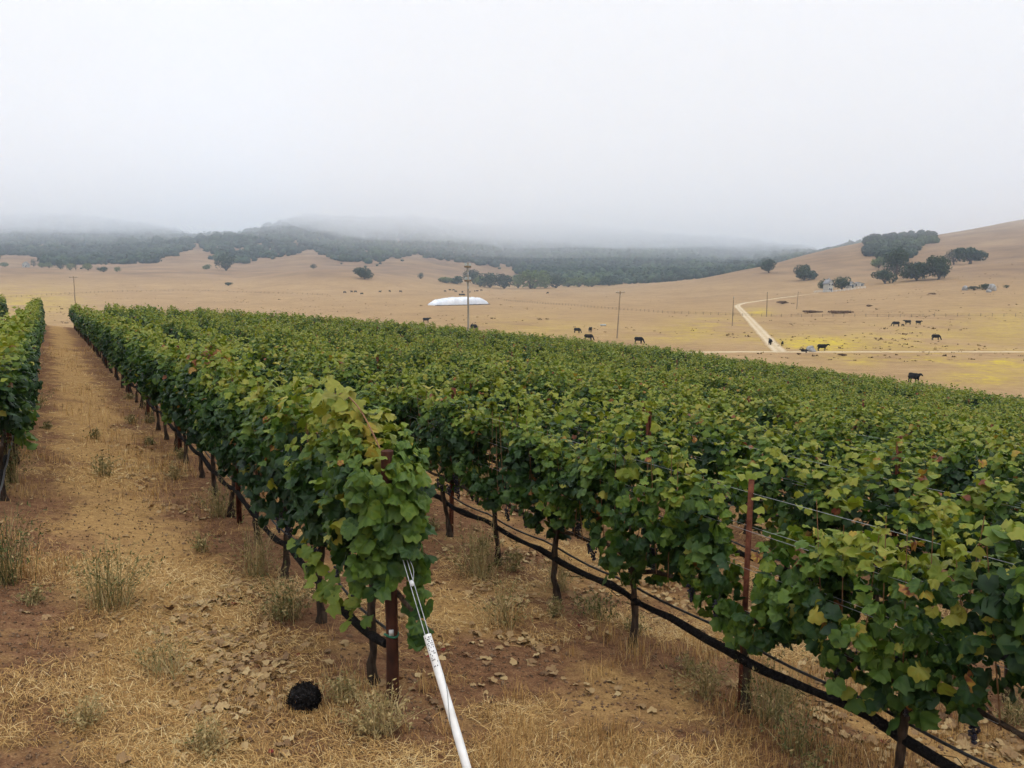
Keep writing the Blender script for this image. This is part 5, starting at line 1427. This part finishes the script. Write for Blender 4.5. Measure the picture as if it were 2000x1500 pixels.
def weed(label, px, py, w, h, n, seed, green=0.3, spread=1.0, group=None, name='dry_weed', world=None):
    if world is None: p, t = ground_at(px, py)
    else: p = world; t = p[1]
    r = np.random.default_rng(seed + 4000)
    W, H = w / FPX * t, h / FPX * t
    root = empty(name, p)
    def blades(n, H0, tl, wd, kinds):
        a = r.uniform(0, 2 * np.pi, n); el = np.radians(r.uniform(25, 88, n)); L = H0 * r.uniform(.45, 1.1, n)
        b0 = np.stack([r.normal(0, W * .10, n), r.normal(0, W * .10, n), np.full(n, -.01)], -1)
        out = np.minimum(np.cos(el) * L * spread, W * .6)
        d = np.stack([np.cos(a) * out, np.sin(a) * out, np.sin(el) * L], -1)
        sd = unit(np.stack([-np.sin(a), np.cos(a), r.normal(0, .3, n)], -1)) * wd
        m1 = b0 + d * [.4, .4, .55]; m2 = b0 + d * [.75, .75, .88]; tp_ = b0 + d * [1.05, 1.05, .95]
        V = np.stack([b0 - sd, b0 + sd, m1 + sd * .8, m1 - sd * .8, m2 + sd * .6, m2 - sd * .6, tp_], 1).reshape(-1, 3)
        f = np.array([[0, 1, 2], [0, 2, 3], [3, 2, 4], [3, 4, 5], [5, 4, 6]])
        return V, (f[None] + (np.arange(n) * 7)[:, None, None]).reshape(-1, 3), np.repeat(tl, 7), m1, m2, tp_
    tl = (0.72 - .8 * green * r.random(n) + r.normal(0, .15, n)).clip(0, 1)
    V, F, T, m1, m2, t2 = blades(n, H, tl, 0.0016 + 0.00016 * t, 0)
    add_obj('stalks', new_mesh('stalks', V, F, M['weed'], tint=T), root)['kind'] = 'stuff'
    # small side leaves and seed heads
    k = n * 6; q = r.integers(0, n, k); tt = r.random(k)[:, None]
    c = m1[q] * (1 - tt) + t2[q] * tt + r.normal(0, .012, (k, 3))
    s = r.uniform(.006, .020, k)[:, None] * (0.8 + .05 * t); a = unit(r.normal(size=(k, 3))); b = unit(np.cross(a, r.normal(size=(k, 3))))
    V = np.stack([c + a * s, c + b * s * .35, c - a * s, c - b * s * .35], 1).reshape(-1, 3)
    tl2 = (0.66 - 1.1 * green * r.random(k) + r.normal(0, .12, k)).clip(0, 1)
    add_obj('leaves', new_mesh('leaves', V, np.arange(k * 4).reshape(-1, 4), M['weed'], tint=np.repeat(tl2, 4)), root)['kind'] = 'stuff'
    return tag(root, label, 'weed', group)
WEEDS = [('large wiry dry weed on the straw track', 215, 1185, 230, 150, 150, .45), ('dry weed with long pale stalks left of the black ball', 322, 1318, 240, 110, 60, .25),
         ('greenish dry weed under the vines left of the end post', 560, 1215, 150, 110, 110, .5), ('tuft of golden grass at the foot of the end post', 742, 1440, 170, 110, 150, .05),
         ('dark green weed at the left edge beside the track', 14, 1150, 130, 180, 120, .85), ('green weed at the left edge below the left vine row', 18, 950, 90, 130, 90, .8),
         ('tangled dry weed in the drift between the first two rows', 935, 1130, 170, 120, 130, .4), ('dry weed behind the white pipe between the rows', 985, 1225, 120, 110, 70, .25),
         ('green weed near the thin trunk in the second row', 1165, 1215, 150, 60, 80, .8), ('wispy green weed at the foot of the bare red post', 1500, 1420, 170, 160, 110, .55),
         ('golden tuft right of the trunk left of the bare red post', 1375, 1370, 110, 90, 80, .2), ('greenish weed low in front of the bottom right vine', 1560, 1490, 140, 110, 70, .6),
         ('dry weed standing in for the shade right of the black ball', 668, 1378, 110, 60, 90, .15), ('dry weed under the first row near the third trunk', 430, 1015, 110, 80, 80, .4), ('dark dry weed under the first row beside the hose', 500, 1130, 110, 110, 100, .3),  # weed by the ball is added in place of a shaded patch
         ('small dry tuft in the middle of the straw track', 205, 930, 80, 60, 60, .4), ('dry brown tuft at the bottom left of the track', 165, 1420, 80, 70, 70, .05),
         ('dry brown tuft at the bottom edge left of the ball', 405, 1470, 100, 80, 80, .05), ('straw coloured tuft beside the trunk behind the pipe', 1090, 1160, 80, 80, 60, .2),
         ('small dark leafy weed far up the straw track', 185, 858, 30, 26, 50, .9), ('dry tuft beside the left row far up the track', 70, 800, 60, 60, 60, .5)]
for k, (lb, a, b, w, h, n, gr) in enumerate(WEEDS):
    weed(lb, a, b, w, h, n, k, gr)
# low dead grass clinging to the row bases
r = np.random.default_rng(55)
for k in range(46):
    kr = int(r.choice([-1, 0, 0, 1, 1, 2])); v = float(r.uniform(0.3, 20)) if kr < 1 else float(r.uniform(-2, 14))
    x, y = xy_of(kr * ROW_S + r.normal(0, .22), v); z = gz(x, y)
    a, b, Z_ = proj(x, y, z)
    if not (-30 < a < 2030 and 600 < b < 1560): continue
    s = FPX / max(Z_, 1)
    weed('low dry grass tuft under the vines of the ' + row_phrase(kr), 0, 0, .35 * s, r.uniform(.14, .30) * s, 45, 100 + k, float(r.uniform(.1, .6)), group='low tufts under the ' + row_phrase(kr), name='grass_tuft', world=np.array([x, y, z]))

# dry brown shoot and withered leaves on the first row
p, t = ground_at(392, 930)
w4 = [w for w in vines if w['k'] == 0 and w['q'] == 4]
w6 = min([w for w in vines if w['k'] == 0], key=lambda w: abs(proj(w['p'][0], w['p'][1], w['p'][2] + 1.9)[0] - 420))
r = np.random.default_rng(66); n = 26
pp = np.array(w6['p']) + [0, 0, 1.98] + r.normal(0, 1, (n, 3)) * [.16, .16, .06]
nn = unit(np.stack([r.normal(0, .5, n), r.normal(-.5, .5, n), np.full(n, .8)], -1)); tp = unit(np.cross(nn, unit(r.normal(size=(n, 3)))))
o = add_obj('withered_shoot', leaves_mesh('withered_shoot', pp - np.array(w6['p']), np.stack([np.cross(tp, nn), tp, nn], -1), r.uniform(.08, .13, n), r.uniform(.93, 1.0, n), LT2, M['leaf'], r), None, w6['p'])
g = Geo()
tag(o, 'withered red brown leaves on top of the first row', 'dead leaves', kind='stuff')

# ------------------------------------------------------------------ air: thin haze and the fog bank on the hills
def volume_mat(name, density, colr, aniso=0.0):
    m = bpy.data.materials.new(name); m.use_nodes = True
    nt = m.node_tree; nt.nodes.clear()
    out = nt.nodes.new('ShaderNodeOutputMaterial'); pv = nt.nodes.new('ShaderNodeVolumePrincipled')
    pv.inputs['Density'].default_value = density; pv.inputs['Color'].default_value = (*colr, 1); pv.inputs['Anisotropy'].default_value = aniso
    nt.links.new(pv.outputs[0], out.inputs['Volume'])
    return m
hz_ = Geo().box((0, 700, 160), (8400, 6400, 420)).mesh('haze', volume_mat('haze_air', 0.00020, (0.66, 0.80, 1.0)))
tag(add_obj('haze', hz_), 'thin pale haze filling the whole valley air', 'haze', kind='stuff')
# fog: three overlapping closed slabs of even density with billowed undersides, thickening upwards over the ridges
nx, ny = 121, 101
X = np.linspace(-3600, 3600, nx); Y = np.linspace(-2200, 3600, ny); A, B = np.meshgrid(X, Y)
px_ = 1000 + 1663 * A / np.maximum(B, 300)
shift = np.interp(px_, [0, 200, 360, 420, 540, 620, 700, 1000, 1500, 2000], [30, 32, 42, 58, 50, 22, 10, 0, -3, 6])
nearer = 1 - sstep((np.hypot(A, B) - 600) / 800.0)
i = np.arange(ny - 1)[:, None] * nx; j = np.arange(nx - 1)[None]; n0 = nx * ny
Fb = np.stack([i + j, i + nx + j, i + nx + j + 1, i + j + 1], -1).reshape(-1, 4)
edge = np.concatenate([np.arange(nx), nx * np.arange(1, ny) + nx - 1, nx * (ny - 1) + np.arange(nx - 2, -1, -1), nx * np.arange(ny - 2, 0, -1)])
e2 = np.roll(edge, -1)
for q, (zb, up, dens, lab) in enumerate(((12, 12, 0.00022, 'faint lower veil of fog reaching down the wooded slopes'), (30, 32, 0.00060, 'grey middle layer of fog drifting along the hillsides'), (54, 30, 0.0019, 'dense white fog bank swallowing the tops of the hills'))):
    Zb = CAM_Z + zb + shift * (0.5, 0.8, 1.0)[q] + up * nearer + (5, 9, 13)[q] * fbm(A / 210.0, B / 210.0, 71 + 5 * q, 4)
    Zt = CAM_Z + 215 + 6 * q + 25 * fbm(A / 400.0, B / 400.0, 72 + q, 3)
    V = np.vstack([np.stack([A, B, Zb], -1).reshape(-1, 3), np.stack([A, B, Zt], -1).reshape(-1, 3)])
    fb = new_mesh('fog_bank', V, np.vstack([Fb, Fb[:, ::-1] + n0, np.stack([edge, e2, e2 + n0, edge + n0], -1)]), volume_mat('fog', dens, (0.945, 0.97, 1.0)))
    tag(add_obj('fog_bank', fb), lab, 'fog', kind='stuff')
print('objects', len(bpy.data.objects))
